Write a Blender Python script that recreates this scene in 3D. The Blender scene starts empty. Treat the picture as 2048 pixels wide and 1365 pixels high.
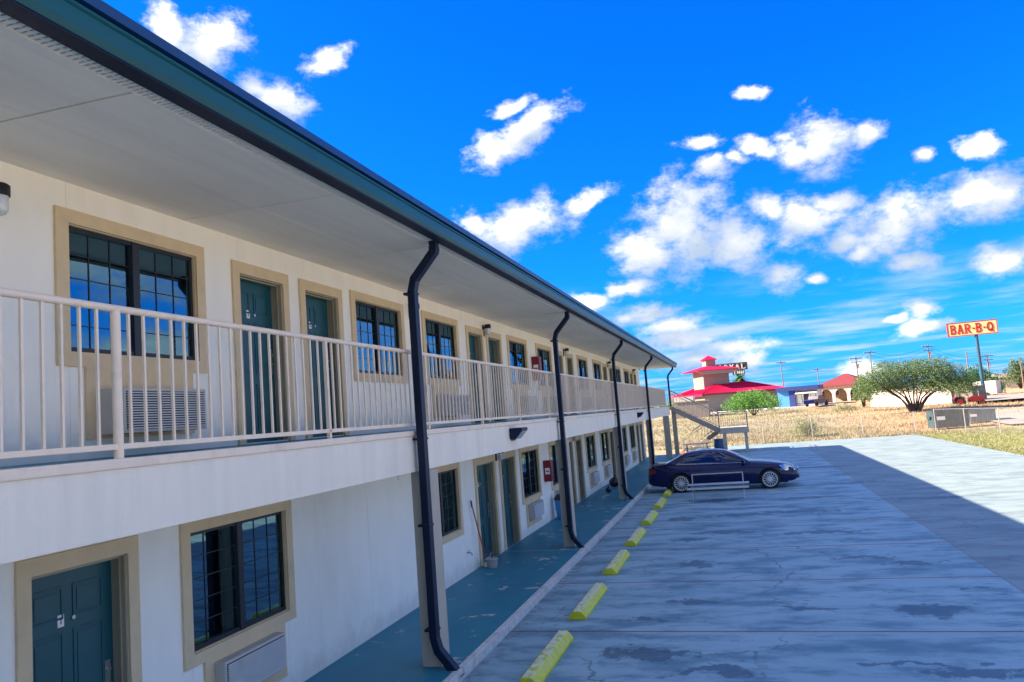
import bpy, bmesh, math, random
from mathutils import Vector, Matrix
random.seed(7)
PI = math.pi
sc = bpy.context.scene
COL = sc.collection

# ------------------------------------------------------------------ camera
CAM = Vector((5.5, 0.0, 3.2))
CR = Vector((0.95822848, 0.27573909, -0.07593511))
CU = Vector((0.09964816, -0.07301189, 0.99234042))
CF = Vector((-0.26808287, 0.95845564, 0.09743897))
FPX = 1555.5
cam_d = bpy.data.cameras.new('camera')
cam = bpy.data.objects.new('camera', cam_d)
COL.objects.link(cam)
m = Matrix((CR, CU, -CF)).transposed().to_4x4()
m.translation = CAM
cam.matrix_world = m
cam_d.sensor_width = 36.0
cam_d.lens = 27.343
cam_d.clip_start = 0.05
cam_d.clip_end = 6000
sc.camera = cam


def ray(px, py):
    return CR * (px - 1024) - CU * (py - 682.5) + CF * FPX


def P(px, py, Y):
    """place in the world seen at that point of the photograph, Y metres down the lot"""
    d = ray(px, py)
    return CAM + d * (Y / d.y)


# ------------------------------------------------------------------ sky, sun, exposure
SUNV = Vector((-9.25, -1.3, 5.85)).normalized()      # towards the sun
SUN_EL = math.asin(SUNV.z)
SUN_AZ = math.atan2(SUNV.x, SUNV.y)
w = bpy.data.worlds.new('World')
sc.world = w
w.use_nodes = True
NT = w.node_tree
for n in list(NT.nodes):
    NT.nodes.remove(n)


def nn(nt, t, **kw):
    n = nt.nodes.new(t)
    for k, v in kw.items():
        setattr(n, k, v)
    return n


def lk(nt, a, b):
    nt.links.new(a, b)


def math_node(nt, op, a, b=None, c=None, clamp=False):
    n = nn(nt, 'ShaderNodeMath', operation=op, use_clamp=clamp)
    for i, v in enumerate((a, b, c)):
        if v is None:
            continue
        if hasattr(v, 'node'):
            lk(nt, v, n.inputs[i])
        else:
            n.inputs[i].default_value = v
    return n.outputs[0]


def azel(px, py):
    d = ray(px, py)
    return math.atan2(d.x, d.y), math.atan2(d.z, math.hypot(d.x, d.y))


# clouds: centre, tip of the long axis, half width across (photo pixels)
CLOUDS = [
    (405, 92, 500, 62, 46), (350, 70, 400, 110, 34), (555, 205, 628, 225, 36), (510, 180, 545, 205, 26),
    (660, 120, 705, 100, 22),
    (1040, 272, 1135, 212, 34), (985, 300, 1010, 330, 26), (1025, 215, 1070, 200, 14),
    (1030, 455, 1140, 420, 44), (950, 450, 985, 470, 24), (1165, 405, 1225, 378, 20),
    (1370, 455, 1470, 470, 100), (1300, 500, 1380, 510, 56), (1470, 490, 1560, 490, 52),
    (1600, 440, 1680, 420, 46), (1540, 420, 1590, 440, 30), (1660, 400, 1730, 385, 20),
    (1645, 290, 1715, 285, 58), (1590, 310, 1640, 320, 34), (1735, 270, 1772, 260, 22), (1520, 300, 1570, 305, 16),
    (1425, 335, 1472, 325, 24), (1395, 285, 1440, 282, 14), (1470, 310, 1495, 312, 12),
    (1770, 455, 1890, 405, 54), (1690, 480, 1740, 470, 42), (1960, 395, 2080, 370, 44), (1720, 505, 1760, 495, 22),
    (1845, 307, 1868, 304, 14), (1965, 300, 2015, 310, 20), (1500, 190, 1530, 185, 14),
    (1560, 548, 1604, 550, 34), (1630, 552, 1650, 552, 10),
    (1815, 532, 1868, 522, 20), (2005, 515, 2080, 500, 28), (1848, 617, 1885, 612, 22),
    (1268, 572, 1340, 566, 20), (1180, 600, 1225, 600, 20), (1290, 628, 1370, 612, 22), (1340, 655, 1410, 645, 24),
    (1350, 685, 1450, 672, 22), (1460, 700, 1540, 690, 22), (1840, 660, 1900, 645, 14),
    (1400, 725, 1460, 715, 24), (1500, 720, 1545, 715, 22), (1720, 735, 1770, 730, 20), (1790, 640, 1830, 632, 9),
]
g = bpy.data.node_groups.new('cloud_density', 'ShaderNodeTree')
g.interface.new_socket('Vector', in_out='INPUT', socket_type='NodeSocketVector')
g.interface.new_socket('Density', in_out='OUTPUT', socket_type='NodeSocketFloat')
g.interface.new_socket('Base', in_out='OUTPUT', socket_type='NodeSocketFloat')
gi = nn(g, 'NodeGroupInput')
go = nn(g, 'NodeGroupOutput')
nz0 = nn(g, 'ShaderNodeTexNoise')
nz0.inputs['Scale'].default_value = 17
nz0.inputs['Detail'].default_value = 3
lk(g, gi.outputs[0], nz0.inputs['Vector'])
wr = nn(g, 'ShaderNodeVectorMath', operation='MULTIPLY_ADD')
lk(g, nz0.outputs['Color'], wr.inputs[0])
wr.inputs[1].default_value = (0.036, 0.026, 0)
wr.inputs[2].default_value = (-0.018, -0.013, 0)
wa = nn(g, 'ShaderNodeVectorMath', operation='ADD')
lk(g, gi.outputs[0], wa.inputs[0])
lk(g, wr.outputs[0], wa.inputs[1])
acc = None
for cx, cy, tx, ty, hw in CLOUDS:
    a0, e0 = azel(cx, cy)
    a1, e1 = azel(tx, ty)
    L = math.hypot(a1 - a0, e1 - e0)
    mp = nn(g, 'ShaderNodeMapping', vector_type='TEXTURE')
    mp.inputs['Location'].default_value = (a0, e0, 0)
    mp.inputs['Rotation'].default_value = (0, 0, math.atan2(e1 - e0, a1 - a0))
    mp.inputs['Scale'].default_value = (L * 1.10, hw / FPX * 1.10, 1)
    lk(g, wa.outputs[0], mp.inputs['Vector'])
    ln = nn(g, 'ShaderNodeVectorMath', operation='LENGTH')
    lk(g, mp.outputs[0], ln.inputs[0])
    if acc is None:
        acc = ln.outputs['Value']
    else:
        acc = math_node(g, 'SMOOTH_MIN', acc, ln.outputs['Value'], 0.12)
# the rest of the sky: scattered clouds of the same kind, outside the part measured above
sep = nn(g, 'ShaderNodeSeparateXYZ')
lk(g, gi.outputs[0], sep.inputs[0])
azabs = math_node(g, 'ABSOLUTE', math_node(g, 'ADD', sep.outputs['X'], 0.27))
far_az = math_node(g, 'MULTIPLY', math_node(g, 'SUBTRACT', azabs, 0.66, clamp=True), 5, clamp=True)
far_el = math_node(g, 'MULTIPLY', math_node(g, 'SUBTRACT', sep.outputs['Y'], 0.53, clamp=True), 5, clamp=True)
outm = math_node(g, 'MAXIMUM', far_az, far_el)
nzf = nn(g, 'ShaderNodeTexNoise')
nzf.inputs['Scale'].default_value = 3.4
nzf.inputs['Detail'].default_value = 2
mpf = nn(g, 'ShaderNodeMapping')
mpf.inputs['Scale'].default_value = (1, 1.9, 1)
mpf.inputs['Location'].default_value = (4.1, 2.2, 0)
lk(g, gi.outputs[0], mpf.inputs['Vector'])
lk(g, mpf.outputs[0], nzf.inputs['Vector'])
scat = math_node(g, 'MULTIPLY', math_node(g, 'SUBTRACT', nzf.outputs['Fac'], 0.43), 7.0)
scat = math_node(g, 'SUBTRACT', math_node(g, 'MULTIPLY', scat, outm), math_node(g, 'MULTIPLY', math_node(g, 'SUBTRACT', 1.0, outm), 9.0))
base = math_node(g, 'SUBTRACT', 1.12, acc)
base = math_node(g, 'MAXIMUM', base, scat)
fb = nn(g, 'ShaderNodeTexNoise')
fb.inputs['Scale'].default_value = 24
fb.inputs['Detail'].default_value = 9
fb.inputs['Roughness'].default_value = 0.67
mpb = nn(g, 'ShaderNodeMapping')
mpb.inputs['Scale'].default_value = (1, 1.5, 1)
lk(g, gi.outputs[0], mpb.inputs['Vector'])
lk(g, mpb.outputs[0], fb.inputs['Vector'])
dn = math_node(g, 'MULTIPLY_ADD', math_node(g, 'SUBTRACT', fb.outputs['Fac'], 0.5), 2.5, base)
lk(g, dn, go.inputs[0])
lk(g, base, go.inputs[1])

tc = nn(NT, 'ShaderNodeTexCoord')
sx = nn(NT, 'ShaderNodeSeparateXYZ')
lk(NT, tc.outputs['Generated'], sx.inputs[0])
az = math_node(NT, 'ARCTAN2', sx.outputs['X'], sx.outputs['Y'])
el = math_node(NT, 'ARCSINE', sx.outputs['Z'])
cmb = nn(NT, 'ShaderNodeCombineXYZ')
lk(NT, az, cmb.inputs[0])
lk(NT, el, cmb.inputs[1])
g1 = nn(NT, 'ShaderNodeGroup')
g1.node_tree = g
lk(NT, cmb.outputs[0], g1.inputs[0])
off = nn(NT, 'ShaderNodeVectorMath', operation='ADD')
lk(NT, cmb.outputs[0], off.inputs[0])
off.inputs[1].default_value = (-0.026, 0.036, 0)
g2 = nn(NT, 'ShaderNodeGroup')
g2.node_tree = g
lk(NT, off.outputs[0], g2.inputs[0])
alpha = nn(NT, 'ShaderNodeMapRange', interpolation_type='SMOOTHSTEP')
lk(NT, g1.outputs[0], alpha.inputs['Value'])
alpha.inputs['From Min'].default_value = -0.05
alpha.inputs['From Max'].default_value = 0.90
shade = nn(NT, 'ShaderNodeMapRange', interpolation_type='SMOOTHSTEP')
big = math_node(NT, 'MULTIPLY', math_node(NT, 'SUBTRACT', g1.outputs[1], g2.outputs[1]), 0.55)
fine = math_node(NT, 'MULTIPLY', math_node(NT, 'SUBTRACT', g1.outputs[0], g2.outputs[0]), 0.38)
lk(NT, math_node(NT, 'ADD', big, fine), shade.inputs['Value'])
shade.inputs['From Min'].default_value = -1.0
shade.inputs['From Max'].default_value = 1.45
ccol = nn(NT, 'ShaderNodeValToRGB')
ccol.color_ramp.elements.new(0.5)
ccol.color_ramp.elements.new(0.7)
for e_, (p_, c_) in zip(ccol.color_ramp.elements, [(0.0, (0.11, 0.165, 0.25)), (0.40, (0.185, 0.22, 0.275)), (0.74, (0.275, 0.29, 0.31)), (1.0, (0.48, 0.47, 0.46))]):
    e_.position = p_
    e_.color = (*c_, 1)
lk(NT, shade.outputs[0], ccol.inputs[0])
# thin streaky cloud low over the horizon, seen in perspective
dv = nn(NT, 'ShaderNodeVectorMath', operation='DIVIDE')
lk(NT, tc.outputs['Generated'], dv.inputs[0])
zz = math_node(NT, 'ADD', math_node(NT, 'MAXIMUM', sx.outputs['Z'], 0.0), 0.025)
cz = nn(NT, 'ShaderNodeCombineXYZ')
for i in range(3):
    lk(NT, zz, cz.inputs[i])
lk(NT, cz.outputs[0], dv.inputs[1])
st = nn(NT, 'ShaderNodeTexNoise')
st.inputs['Scale'].default_value = 0.55
st.inputs['Detail'].default_value = 8
st.inputs['Roughness'].default_value = 0.58
lk(NT, dv.outputs[0], st.inputs['Vector'])
sa = nn(NT, 'ShaderNodeMapRange', interpolation_type='SMOOTHSTEP')
lk(NT, st.outputs['Fac'], sa.inputs['Value'])
sa.inputs['From Min'].default_value = 0.44
sa.inputs['From Max'].default_value = 0.70
lowm = nn(NT, 'ShaderNodeMapRange', interpolation_type='SMOOTHSTEP')
lk(NT, el, lowm.inputs['Value'])
lowm.inputs['From Min'].default_value = 0.175
lowm.inputs['From Max'].default_value = 0.10
salpha = math_node(NT, 'MULTIPLY', math_node(NT, 'MULTIPLY', sa.outputs[0], lowm.outputs[0]), 0.72)

sky = nn(NT, 'ShaderNodeTexSky', sky_type='NISHITA')
sky.sun_disc = False
sky.sun_elevation = SUN_EL
sky.sun_rotation = SUN_AZ
sky.altitude = 100
sky.air_density = 1.0
sky.dust_density = 0.35
sky.ozone_density = 3.0
tint = nn(NT, 'ShaderNodeMix', data_type='RGBA', blend_type='MULTIPLY')
tint.inputs[0].default_value = 1.0
lk(NT, sky.outputs[0], tint.inputs[6])
SKY_S = 0.15
EXPO = 1.05
EXPO += 1.02
K = 2.0 ** -EXPO * 1.13
tint.inputs[7].default_value = tuple(c * SKY_S * 1.11 for c in (0.22, 0.62, 1.30)) + (1,)      # this camera's vivid blue
spc = nn(NT, 'ShaderNodeSeparateColor')
lk(NT, tint.outputs[2], spc.inputs[0])
gam = nn(NT, 'ShaderNodeCombineColor')
for i_, p_ in enumerate((2.2, 0.97, 0.75)):
    lk(NT, math_node(NT, 'POWER', spc.outputs[i_], p_), gam.inputs[i_])
tin2 = nn(NT, 'ShaderNodeMix', data_type='RGBA', blend_type='MULTIPLY')
tin2.inputs[0].default_value = 1.0
lk(NT, gam.outputs[0], tin2.inputs[6])
tin2.inputs[7].default_value = (2.6, 0.91, 1.22, 1)
bg = nn(NT, 'ShaderNodeBackground')
bg.inputs['Strength'].default_value = K
lk(NT, tin2.outputs[2], bg.inputs['Color'])
cbg = nn(NT, 'ShaderNodeBackground')
lk(NT, ccol.outputs[0], cbg.inputs['Color'])
cbg.inputs['Strength'].default_value = K * 3.0
sbg = nn(NT, 'ShaderNodeBackground')
sbg.inputs['Color'].default_value = (0.70, 0.80, 1.0, 1)
sbg.inputs['Strength'].default_value = K
m1 = nn(NT, 'ShaderNodeMixShader')
lk(NT, salpha, m1.inputs[0])
lk(NT, bg.outputs[0], m1.inputs[1])
lk(NT, sbg.outputs[0], m1.inputs[2])
m2 = nn(NT, 'ShaderNodeMixShader')
lk(NT, alpha.outputs[0], m2.inputs[0])
lk(NT, m1.outputs[0], m2.inputs[1])
lk(NT, cbg.outputs[0], m2.inputs[2])
wo = nn(NT, 'ShaderNodeOutputWorld')
lk(NT, m2.outputs[0], wo.inputs[0])
w.cycles.sampling_method = 'MANUAL'
w.cycles.sample_map_resolution = 512

sl = bpy.data.lights.new('sun', 'SUN')
sl.energy = 4.8
sl.angle = math.radians(0.5)
sl.color = (1.0, 0.80, 0.58)
so = bpy.data.objects.new('sun', sl)
COL.objects.link(so)
so.rotation_euler = SUNV.to_track_quat('Z', 'Y').to_euler()
sc.view_settings.view_transform = 'Standard'
sc.view_settings.look = 'None'
sc.view_settings.gamma = 1
sc.view_settings.use_curve_mapping = False
sc.view_settings.exposure = EXPO
sc.cycles.max_bounces = 8
sc.cycles.diffuse_bounces = 6
sc.cycles.glossy_bounces = 3
sc.cycles.transmission_bounces = 3
sc.cycles.transparent_max_bounces = 8
sc.cycles.caustics_reflective = False
sc.cycles.caustics_refractive = False


# ------------------------------------------------------------------ materials
def ramp(nt, fac, stops):
    r = nn(nt, 'ShaderNodeValToRGB')
    while len(r.color_ramp.elements) < len(stops):
        r.color_ramp.elements.new(0.5)
    for e, (p, c) in zip(r.color_ramp.elements, stops):
        e.position = p
        e.color = (*c, 1)
    lk(nt, fac, r.inputs[0])
    return r.outputs[0]


def noise(nt, vec, scale, detail=4, rough=0.55, stretch=None):
    n = nn(nt, 'ShaderNodeTexNoise')
    n.inputs['Scale'].default_value = scale
    n.inputs['Detail'].default_value = detail
    n.inputs['Roughness'].default_value = rough
    if stretch:
        mp = nn(nt, 'ShaderNodeMapping')
        mp.inputs['Scale'].default_value = stretch
        lk(nt, vec, mp.inputs['Vector'])
        vec = mp.outputs[0]
    lk(nt, vec, n.inputs['Vector'])
    return n.outputs['Fac']


def new_mat(name):
    mt = bpy.data.materials.new(name)
    mt.use_nodes = True
    nt = mt.node_tree
    b = nt.nodes['Principled BSDF']
    geo = nn(nt, 'ShaderNodeNewGeometry')
    return mt, nt, b, geo.outputs['Position']


def smooth_range(nt, v, a, b):
    r = nn(nt, 'ShaderNodeMapRange', interpolation_type='SMOOTHSTEP')
    lk(nt, v, r.inputs['Value'])
    r.inputs['From Min'].default_value = a
    r.inputs['From Max'].default_value = b
    return r.outputs[0]


def mixc(nt, fac, a, b, mode='MIX'):
    n = nn(nt, 'ShaderNodeMix', data_type='RGBA', blend_type=mode)
    for i, v in ((0, fac), (6, a), (7, b)):
        if hasattr(v, 'node'):
            lk(nt, v, n.inputs[i])
        elif i == 0:
            n.inputs[0].default_value = v
        else:
            n.inputs[i].default_value = (*v, 1)
    return n.outputs[2]


def bump(nt, b, h, strength=0.3, dist=0.01):
    bp = nn(nt, 'ShaderNodeBump')
    bp.inputs['Strength'].default_value = strength
    bp.inputs['Distance'].default_value = dist
    lk(nt, h, bp.inputs['Height'])
    lk(nt, bp.outputs[0], b.inputs['Normal'])


def simple(name, col, rough=0.6, var=0.12, scale=6.0, metal=0.0, dirt=None, dirt_amt=0.3, bmp=0.0, bscale=60, stretch=None, spec=0.5, coat=0.0):
    mt, nt, b, pos = new_mat(name)
    n1 = noise(nt, pos, scale, 5, 0.6, stretch)
    lo = tuple(c * (1 - var) for c in col)
    hi = tuple(min(1, c * (1 + var * 0.6)) for c in col)
    c = ramp(nt, n1, [(0.3, lo), (0.7, hi)])
    if dirt:
        n2 = noise(nt, pos, scale * 0.37, 7, 0.65, stretch)
        c = mixc(nt, math_node(nt, 'MULTIPLY', smooth_range(nt, n2, 0.5, 0.75), dirt_amt), c, dirt)
    lk(nt, c, b.inputs['Base Color'])
    b.inputs['Roughness'].default_value = rough
    b.inputs['Metallic'].default_value = metal
    b.inputs['Specular IOR Level'].default_value = spec
    b.inputs['Coat Weight'].default_value = coat
    if bmp:
        bump(nt, b, noise(nt, pos, bscale, 4, 0.6), bmp, 0.01)
    return mt


M = {}
M['stucco'] = simple('stucco', (0.93, 0.89, 0.79), 0.85, 0.04, 2.2, dirt=(0.62, 0.57, 0.47), dirt_amt=0.18, stretch=(1.5, 1.5, .45), bmp=0.25, bscale=90)
_m = M['stucco']
_nt = _m.node_tree
_b = _nt.nodes['Principled BSDF']
_src = _b.inputs['Base Color'].links[0].from_socket
_geo = nn(_nt, 'ShaderNodeNewGeometry')
_sp = nn(_nt, 'ShaderNodeSeparateXYZ')
lk(_nt, _geo.outputs['Position'], _sp.inputs[0])
_n = noise(_nt, _geo.outputs['Position'], 3.5, 6, .65, (1, 1, .8))
_h = math_node(_nt, 'MODULO', math_node(_nt, 'SUBTRACT', _sp.outputs['Z'], .13), 2.988)
_f = smooth_range(_nt, math_node(_nt, 'MULTIPLY_ADD', _n, -.75, _h), .0, -.36)
_run = math_node(_nt, 'MULTIPLY', smooth_range(_nt, noise(_nt, _geo.outputs['Position'], 5.5, 4, .6, (1, 1.6, .07)), .58, .74), .08)
_c = mixc(_nt, math_node(_nt, 'MULTIPLY', _f, .28), _src, (0.33, 0.30, 0.25))
_c = mixc(_nt, _run, _c, (0.42, 0.37, 0.30))
lk(_nt, _c, _b.inputs['Base Color'])
M['beam'] = simple('beam_stucco', (0.90, 0.81, 0.66), 0.85, 0.06, 1.6, dirt=(0.54, 0.46, 0.37), dirt_amt=0.26, bmp=0.4, bscale=70, stretch=(1, 3.2, .45))
M['trim'] = simple('tan_trim', (0.70, 0.54, 0.33), 0.8, 0.07, 4, dirt=(0.33, 0.27, 0.17), dirt_amt=0.3, bmp=0.2, bscale=90)
M['jamb'] = simple('tan_jamb', (0.36, 0.31, 0.21), 0.6, 0.08, 4)
M['column'] = simple('beige_column', (0.47, 0.41, 0.32), 0.8, 0.06, 3, dirt=(0.36, 0.33, 0.27), dirt_amt=0.35, bmp=0.2, bscale=80)
M['soffit'] = simple('soffit_board', (0.93, 0.87, 0.75), 0.85, 0.05, 1.5, dirt=(0.60, 0.56, 0.49), dirt_amt=0.25, stretch=(5.0, .35, 1))
M['rail'] = simple('cream_rail_paint', (0.90, 0.73, 0.55), 0.5, 0.06, 9, dirt=(0.34, 0.22, 0.14), dirt_amt=0.28)
M['gutter'] = simple('teal_gutter_paint', (0.006, 0.085, 0.105), 0.38, 0.10, 2, dirt=(0.02, 0.11, 0.12), dirt_amt=.4, stretch=(1, .3, 1), spec=.3)
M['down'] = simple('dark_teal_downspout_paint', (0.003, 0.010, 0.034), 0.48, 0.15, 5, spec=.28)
M['roof'] = simple('blue_roof_edge_metal', (0.006, 0.05, 0.16), 0.4, 0.1, 2, spec=.35)
M['door'] = simple('green_door_paint', (0.004, 0.08, 0.10), 0.42, 0.12, 3)
M['frame'] = simple('black_window_frame', (0.012, 0.014, 0.02), 0.45, 0.1, 6)
M['ac_case'] = simple('grey_ac_case', (0.50, 0.48, 0.44), 0.6, 0.08, 6, dirt=(.3, .26, .2), dirt_amt=.35)
M['ac_grille'] = simple('grey_ac_louvre', (0.62, 0.61, 0.58), 0.5, 0.08, 8, metal=.15, dirt=(.25, .22, .2), dirt_amt=.3)
M['dark'] = simple('dark_inside', (0.015, 0.016, 0.018), 0.8, 0.1, 3)
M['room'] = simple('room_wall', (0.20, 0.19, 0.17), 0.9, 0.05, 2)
M['curtain'] = simple('green_curtain', (0.45, 0.72, 0.66), 0.9, 0.2, 14, stretch=(1, 5, .2))
M['sheer'] = simple('pale_curtain', (0.52, 0.60, 0.58), 0.9, 0.15, 14, stretch=(1, 5, .2))
M['steel'] = simple('brushed_metal', (0.55, 0.55, 0.54), 0.32, 0.05, 20, metal=0.9)
M['white'] = simple('white_plastic', (0.80, 0.80, 0.78), 0.45, 0.04, 8)
M['black'] = simple('black_plastic', (0.012, 0.012, 0.014), 0.5, 0.1, 8)
M['red'] = simple('red_cabinet_paint', (0.22, 0.006, 0.02), 0.4, 0.12, 8)
M['curb'] = simple('curb_concrete', (0.62, 0.60, 0.56), 0.9, 0.2, 9, dirt=(0.22, 0.2, 0.18), dirt_amt=.5, bmp=.4, bscale=50)
M['alu'] = simple('aluminium', (0.62, 0.63, 0.64), 0.35, 0.08, 9, metal=.75)
M['galv'] = simple('galvanised_steel', (0.46, 0.46, 0.46), 0.45, 0.1, 12, metal=.6)
M['stairs'] = simple('grey_beige_stair_paint', (0.56, 0.49, 0.40), 0.6, 0.1, 6, dirt=(.22, .17, .13), dirt_amt=.4)
M['stair_dark'] = simple('worn_brown_steel', (0.38, 0.33, 0.28), 0.6, 0.15, 6)
M['wood'] = simple('weathered_pole_wood', (0.20, 0.145, 0.11), 0.85, 0.25, 8, stretch=(3, 3, .3))
M['bark'] = simple('dark_bark', (0.065, 0.05, 0.045), 0.9, 0.3, 12, stretch=(2, 2, .4))
M['joint'] = simple('rust_red_joint_filler', (0.30, 0.085, 0.06), 0.8, 0.3, 5)
M['tyre'] = simple('tyre_rubber', (0.015, 0.015, 0.016), 0.8, 0.1, 20)
M['pink'] = simple('magenta_metal_roof', (0.60, 0.010, 0.080), 0.75, 0.08, 2, spec=.15)
M['pinkwall'] = simple('pale_peach_wall', (0.27, 0.235, 0.215), 0.85, 0.06, 1)
M['tile'] = simple('dark_red_roof_tile', (0.19, 0.03, 0.04), 0.7, 0.2, 3)
M['creamwall'] = simple('cream_wall', (0.62, 0.55, 0.49), 0.85, 0.06, 1)
M['bluewall'] = simple('bright_blue_wall', (0.06, 0.27, 0.60), 0.7, 0.08, 1)
M['bluedark'] = simple('deep_blue_fascia', (0.012, 0.035, 0.20), 0.6, 0.1, 2)
M['whitewall'] = simple('white_wall', (0.66, 0.64, 0.60), 0.8, 0.05, 1, dirt=(.5, .47, .42), dirt_amt=.3)
M['bounce_gravel'] = simple('pale_bounce_gravel', (0.66, 0.60, 0.50), 0.95, 0.12, 3, bmp=.3, bscale=20)  # kept pale for the added ground that reflects sun at the motel
M['road'] = simple('pale_road', (0.27, 0.26, 0.25), 0.9, 0.12, .5)
M['bin'] = simple('green_grey_dumpster_paint', (0.035, 0.07, 0.09), 0.5, 0.15, 2, dirt=(.12, .09, .07), dirt_amt=.5)
M['bin2'] = simple('pale_blue_grey_paint', (0.16, 0.22, 0.25), 0.5, 0.15, 2, dirt=(.12, .09, .07), dirt_amt=.4)
M['binlid'] = simple('black_dumpster_lid', (0.025, 0.03, 0.035), 0.5, 0.1, 3)
M['barrel'] = simple('blue_barrel_plastic', (0.012, 0.06, 0.16), 0.4, 0.1, 3)
M['redpaint'] = simple('red_machine_paint', (0.20, 0.012, 0.015), 0.45, 0.15, 3)
M['sign_yellow'] = simple('yellow_sign_face', (0.72, 0.60, 0.28), 0.5, 0.05, .4)
M['sign_red'] = simple('red_sign_lettering', (0.45, 0.015, 0.01), 0.5, 0.05, 1)
M['sign_dark'] = simple('dark_sign_board', (0.04, 0.045, 0.05), 0.6, 0.1, 1)
M['sign_white'] = simple('white_sign_lettering', (0.82, 0.8, 0.76), 0.5, 0.03, 1)
M['pole_blue'] = simple('blue_grey_pole_paint', (0.02, 0.085, 0.14), 0.45, 0.1, 1)
M['plate_ink'] = simple('plate_number_ink', (0.02, 0.02, 0.03), 0.5, 0.05, 8)
M['lens'] = simple('frosted_lamp_glass', (0.62, 0.64, 0.64), 0.12, 0.05, 8, spec=.9)
M['taillight'] = simple('red_tail_lamp', (0.22, 0.01, 0.012), 0.15, 0.05, 8, spec=.8)
M['headlight'] = simple('clear_head_lamp', (0.55, 0.58, 0.62), 0.08, 0.1, 12, metal=.55, spec=.9)
M['chrome'] = simple('chrome', (0.75, 0.76, 0.78), 0.12, 0.03, 8, metal=1)
M['rim'] = simple('silver_alloy', (0.66, 0.67, 0.69), 0.28, 0.05, 12, metal=.6)
M['magenta_bag'] = simple('black_bag_plastic', (0.02, 0.015, 0.025), 0.25, 0.2, 8)
M['mop'] = simple('red_handle_paint', (0.40, 0.06, 0.06), 0.5, 0.1, 8)

# car paint
mt, nt, b, pos = new_mat('navy_car_paint')
b.inputs['Base Color'].default_value = (0.004, 0.008, 0.045, 1)
b.inputs['Roughness'].default_value = 0.22
b.inputs['Metallic'].default_value = 0.0
b.inputs['Coat Weight'].default_value = 0.35
b.inputs['Specular IOR Level'].default_value = 0.3
b.inputs['Coat Roughness'].default_value = 0.03
c = ramp(nt, noise(nt, pos, 3, 5), [(0.3, (0.001, 0.003, 0.045)), (0.8, (0.002, 0.006, 0.075))])
lk(nt, c, b.inputs['Base Color'])
M['carpaint'] = mt
mt, nt, b, pos = new_mat('dark_car_glass')
b.inputs['Base Color'].default_value = (0.003, 0.004, 0.04, 1)
b.inputs['Roughness'].default_value = 0.04
b.inputs['Specular IOR Level'].default_value = 0.9
M['carglass'] = mt

# window glass: tinted, mirrors the sky, lets the curtain show
mt, nt, b, pos = new_mat('tinted_window_glass')
nt.nodes.remove(b)
out = [n for n in nt.nodes if n.type == 'OUTPUT_MATERIAL'][0]
gl = nn(nt, 'ShaderNodeBsdfGlossy')
gl.inputs['Roughness'].default_value = 0.015
gl.inputs['Color'].default_value = (0.40, 0.72, 0.86, 1)
tr = nn(nt, 'ShaderNodeBsdfTransparent')
tr.inputs['Color'].default_value = (0.78, 0.96, 0.96, 1)
fr = nn(nt, 'ShaderNodeFresnel')
fr.inputs['IOR'].default_value = 2.3
bp = nn(nt, 'ShaderNodeBump')
bp.inputs['Strength'].default_value = 0.35
bp.inputs['Distance'].default_value = 0.004
lk(nt, noise(nt, pos, 1.3, 1), bp.inputs['Height'])
lk(nt, bp.outputs[0], gl.inputs['Normal'])
mx = nn(nt, 'ShaderNodeMixShader')
lk(nt, math_node(nt, 'ADD', fr.outputs[0], 0.12, clamp=True), mx.inputs[0])
lk(nt, tr.outputs[0], mx.inputs[1])
lk(nt, gl.outputs[0], mx.inputs[2])
lk(nt, mx.outputs[0], out.inputs[0])
M['glass'] = mt

# lot concrete with streaks and dark oil stains
mt, nt, b, pos = new_mat('lot_concrete')
n_big = noise(nt, pos, 0.35, 5, 0.6)
n_str = noise(nt, pos, 1.0, 7, 0.65, (0.8, 1.7, 1))
n_fin = noise(nt, pos, 14, 4, 0.6)
spl = nn(nt, 'ShaderNodeSeparateXYZ')
lk(nt, pos, spl.inputs[0])
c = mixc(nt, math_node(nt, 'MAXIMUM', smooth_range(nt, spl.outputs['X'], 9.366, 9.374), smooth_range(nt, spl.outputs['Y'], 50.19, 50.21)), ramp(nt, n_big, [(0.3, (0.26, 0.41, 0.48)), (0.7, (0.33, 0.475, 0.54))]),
         ramp(nt, n_big, [(0.3, (0.215, 0.298, 0.325)), (0.7, (0.255, 0.335, 0.355))]))      # shaded stalls painted lighter, lane and sunlit far end darker, to offset the light
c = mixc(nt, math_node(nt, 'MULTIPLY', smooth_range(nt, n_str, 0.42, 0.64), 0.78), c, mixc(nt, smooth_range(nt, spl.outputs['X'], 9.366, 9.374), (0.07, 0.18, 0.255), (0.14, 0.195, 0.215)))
c = mixc(nt, math_node(nt, 'MULTIPLY', smooth_range(nt, n_fin, 0.55, 0.8), 0.22), c, (0.17, 0.19, 0.21))
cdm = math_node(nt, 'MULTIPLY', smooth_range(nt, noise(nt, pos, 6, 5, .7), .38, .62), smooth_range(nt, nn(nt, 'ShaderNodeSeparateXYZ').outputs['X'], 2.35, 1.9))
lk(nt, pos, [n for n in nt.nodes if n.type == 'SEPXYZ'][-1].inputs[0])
c = mixc(nt, math_node(nt, 'MULTIPLY', cdm, .6), c, (0.12, 0.12, 0.10))  # dirt band at the curb foot, also painting in its shadow line
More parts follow.
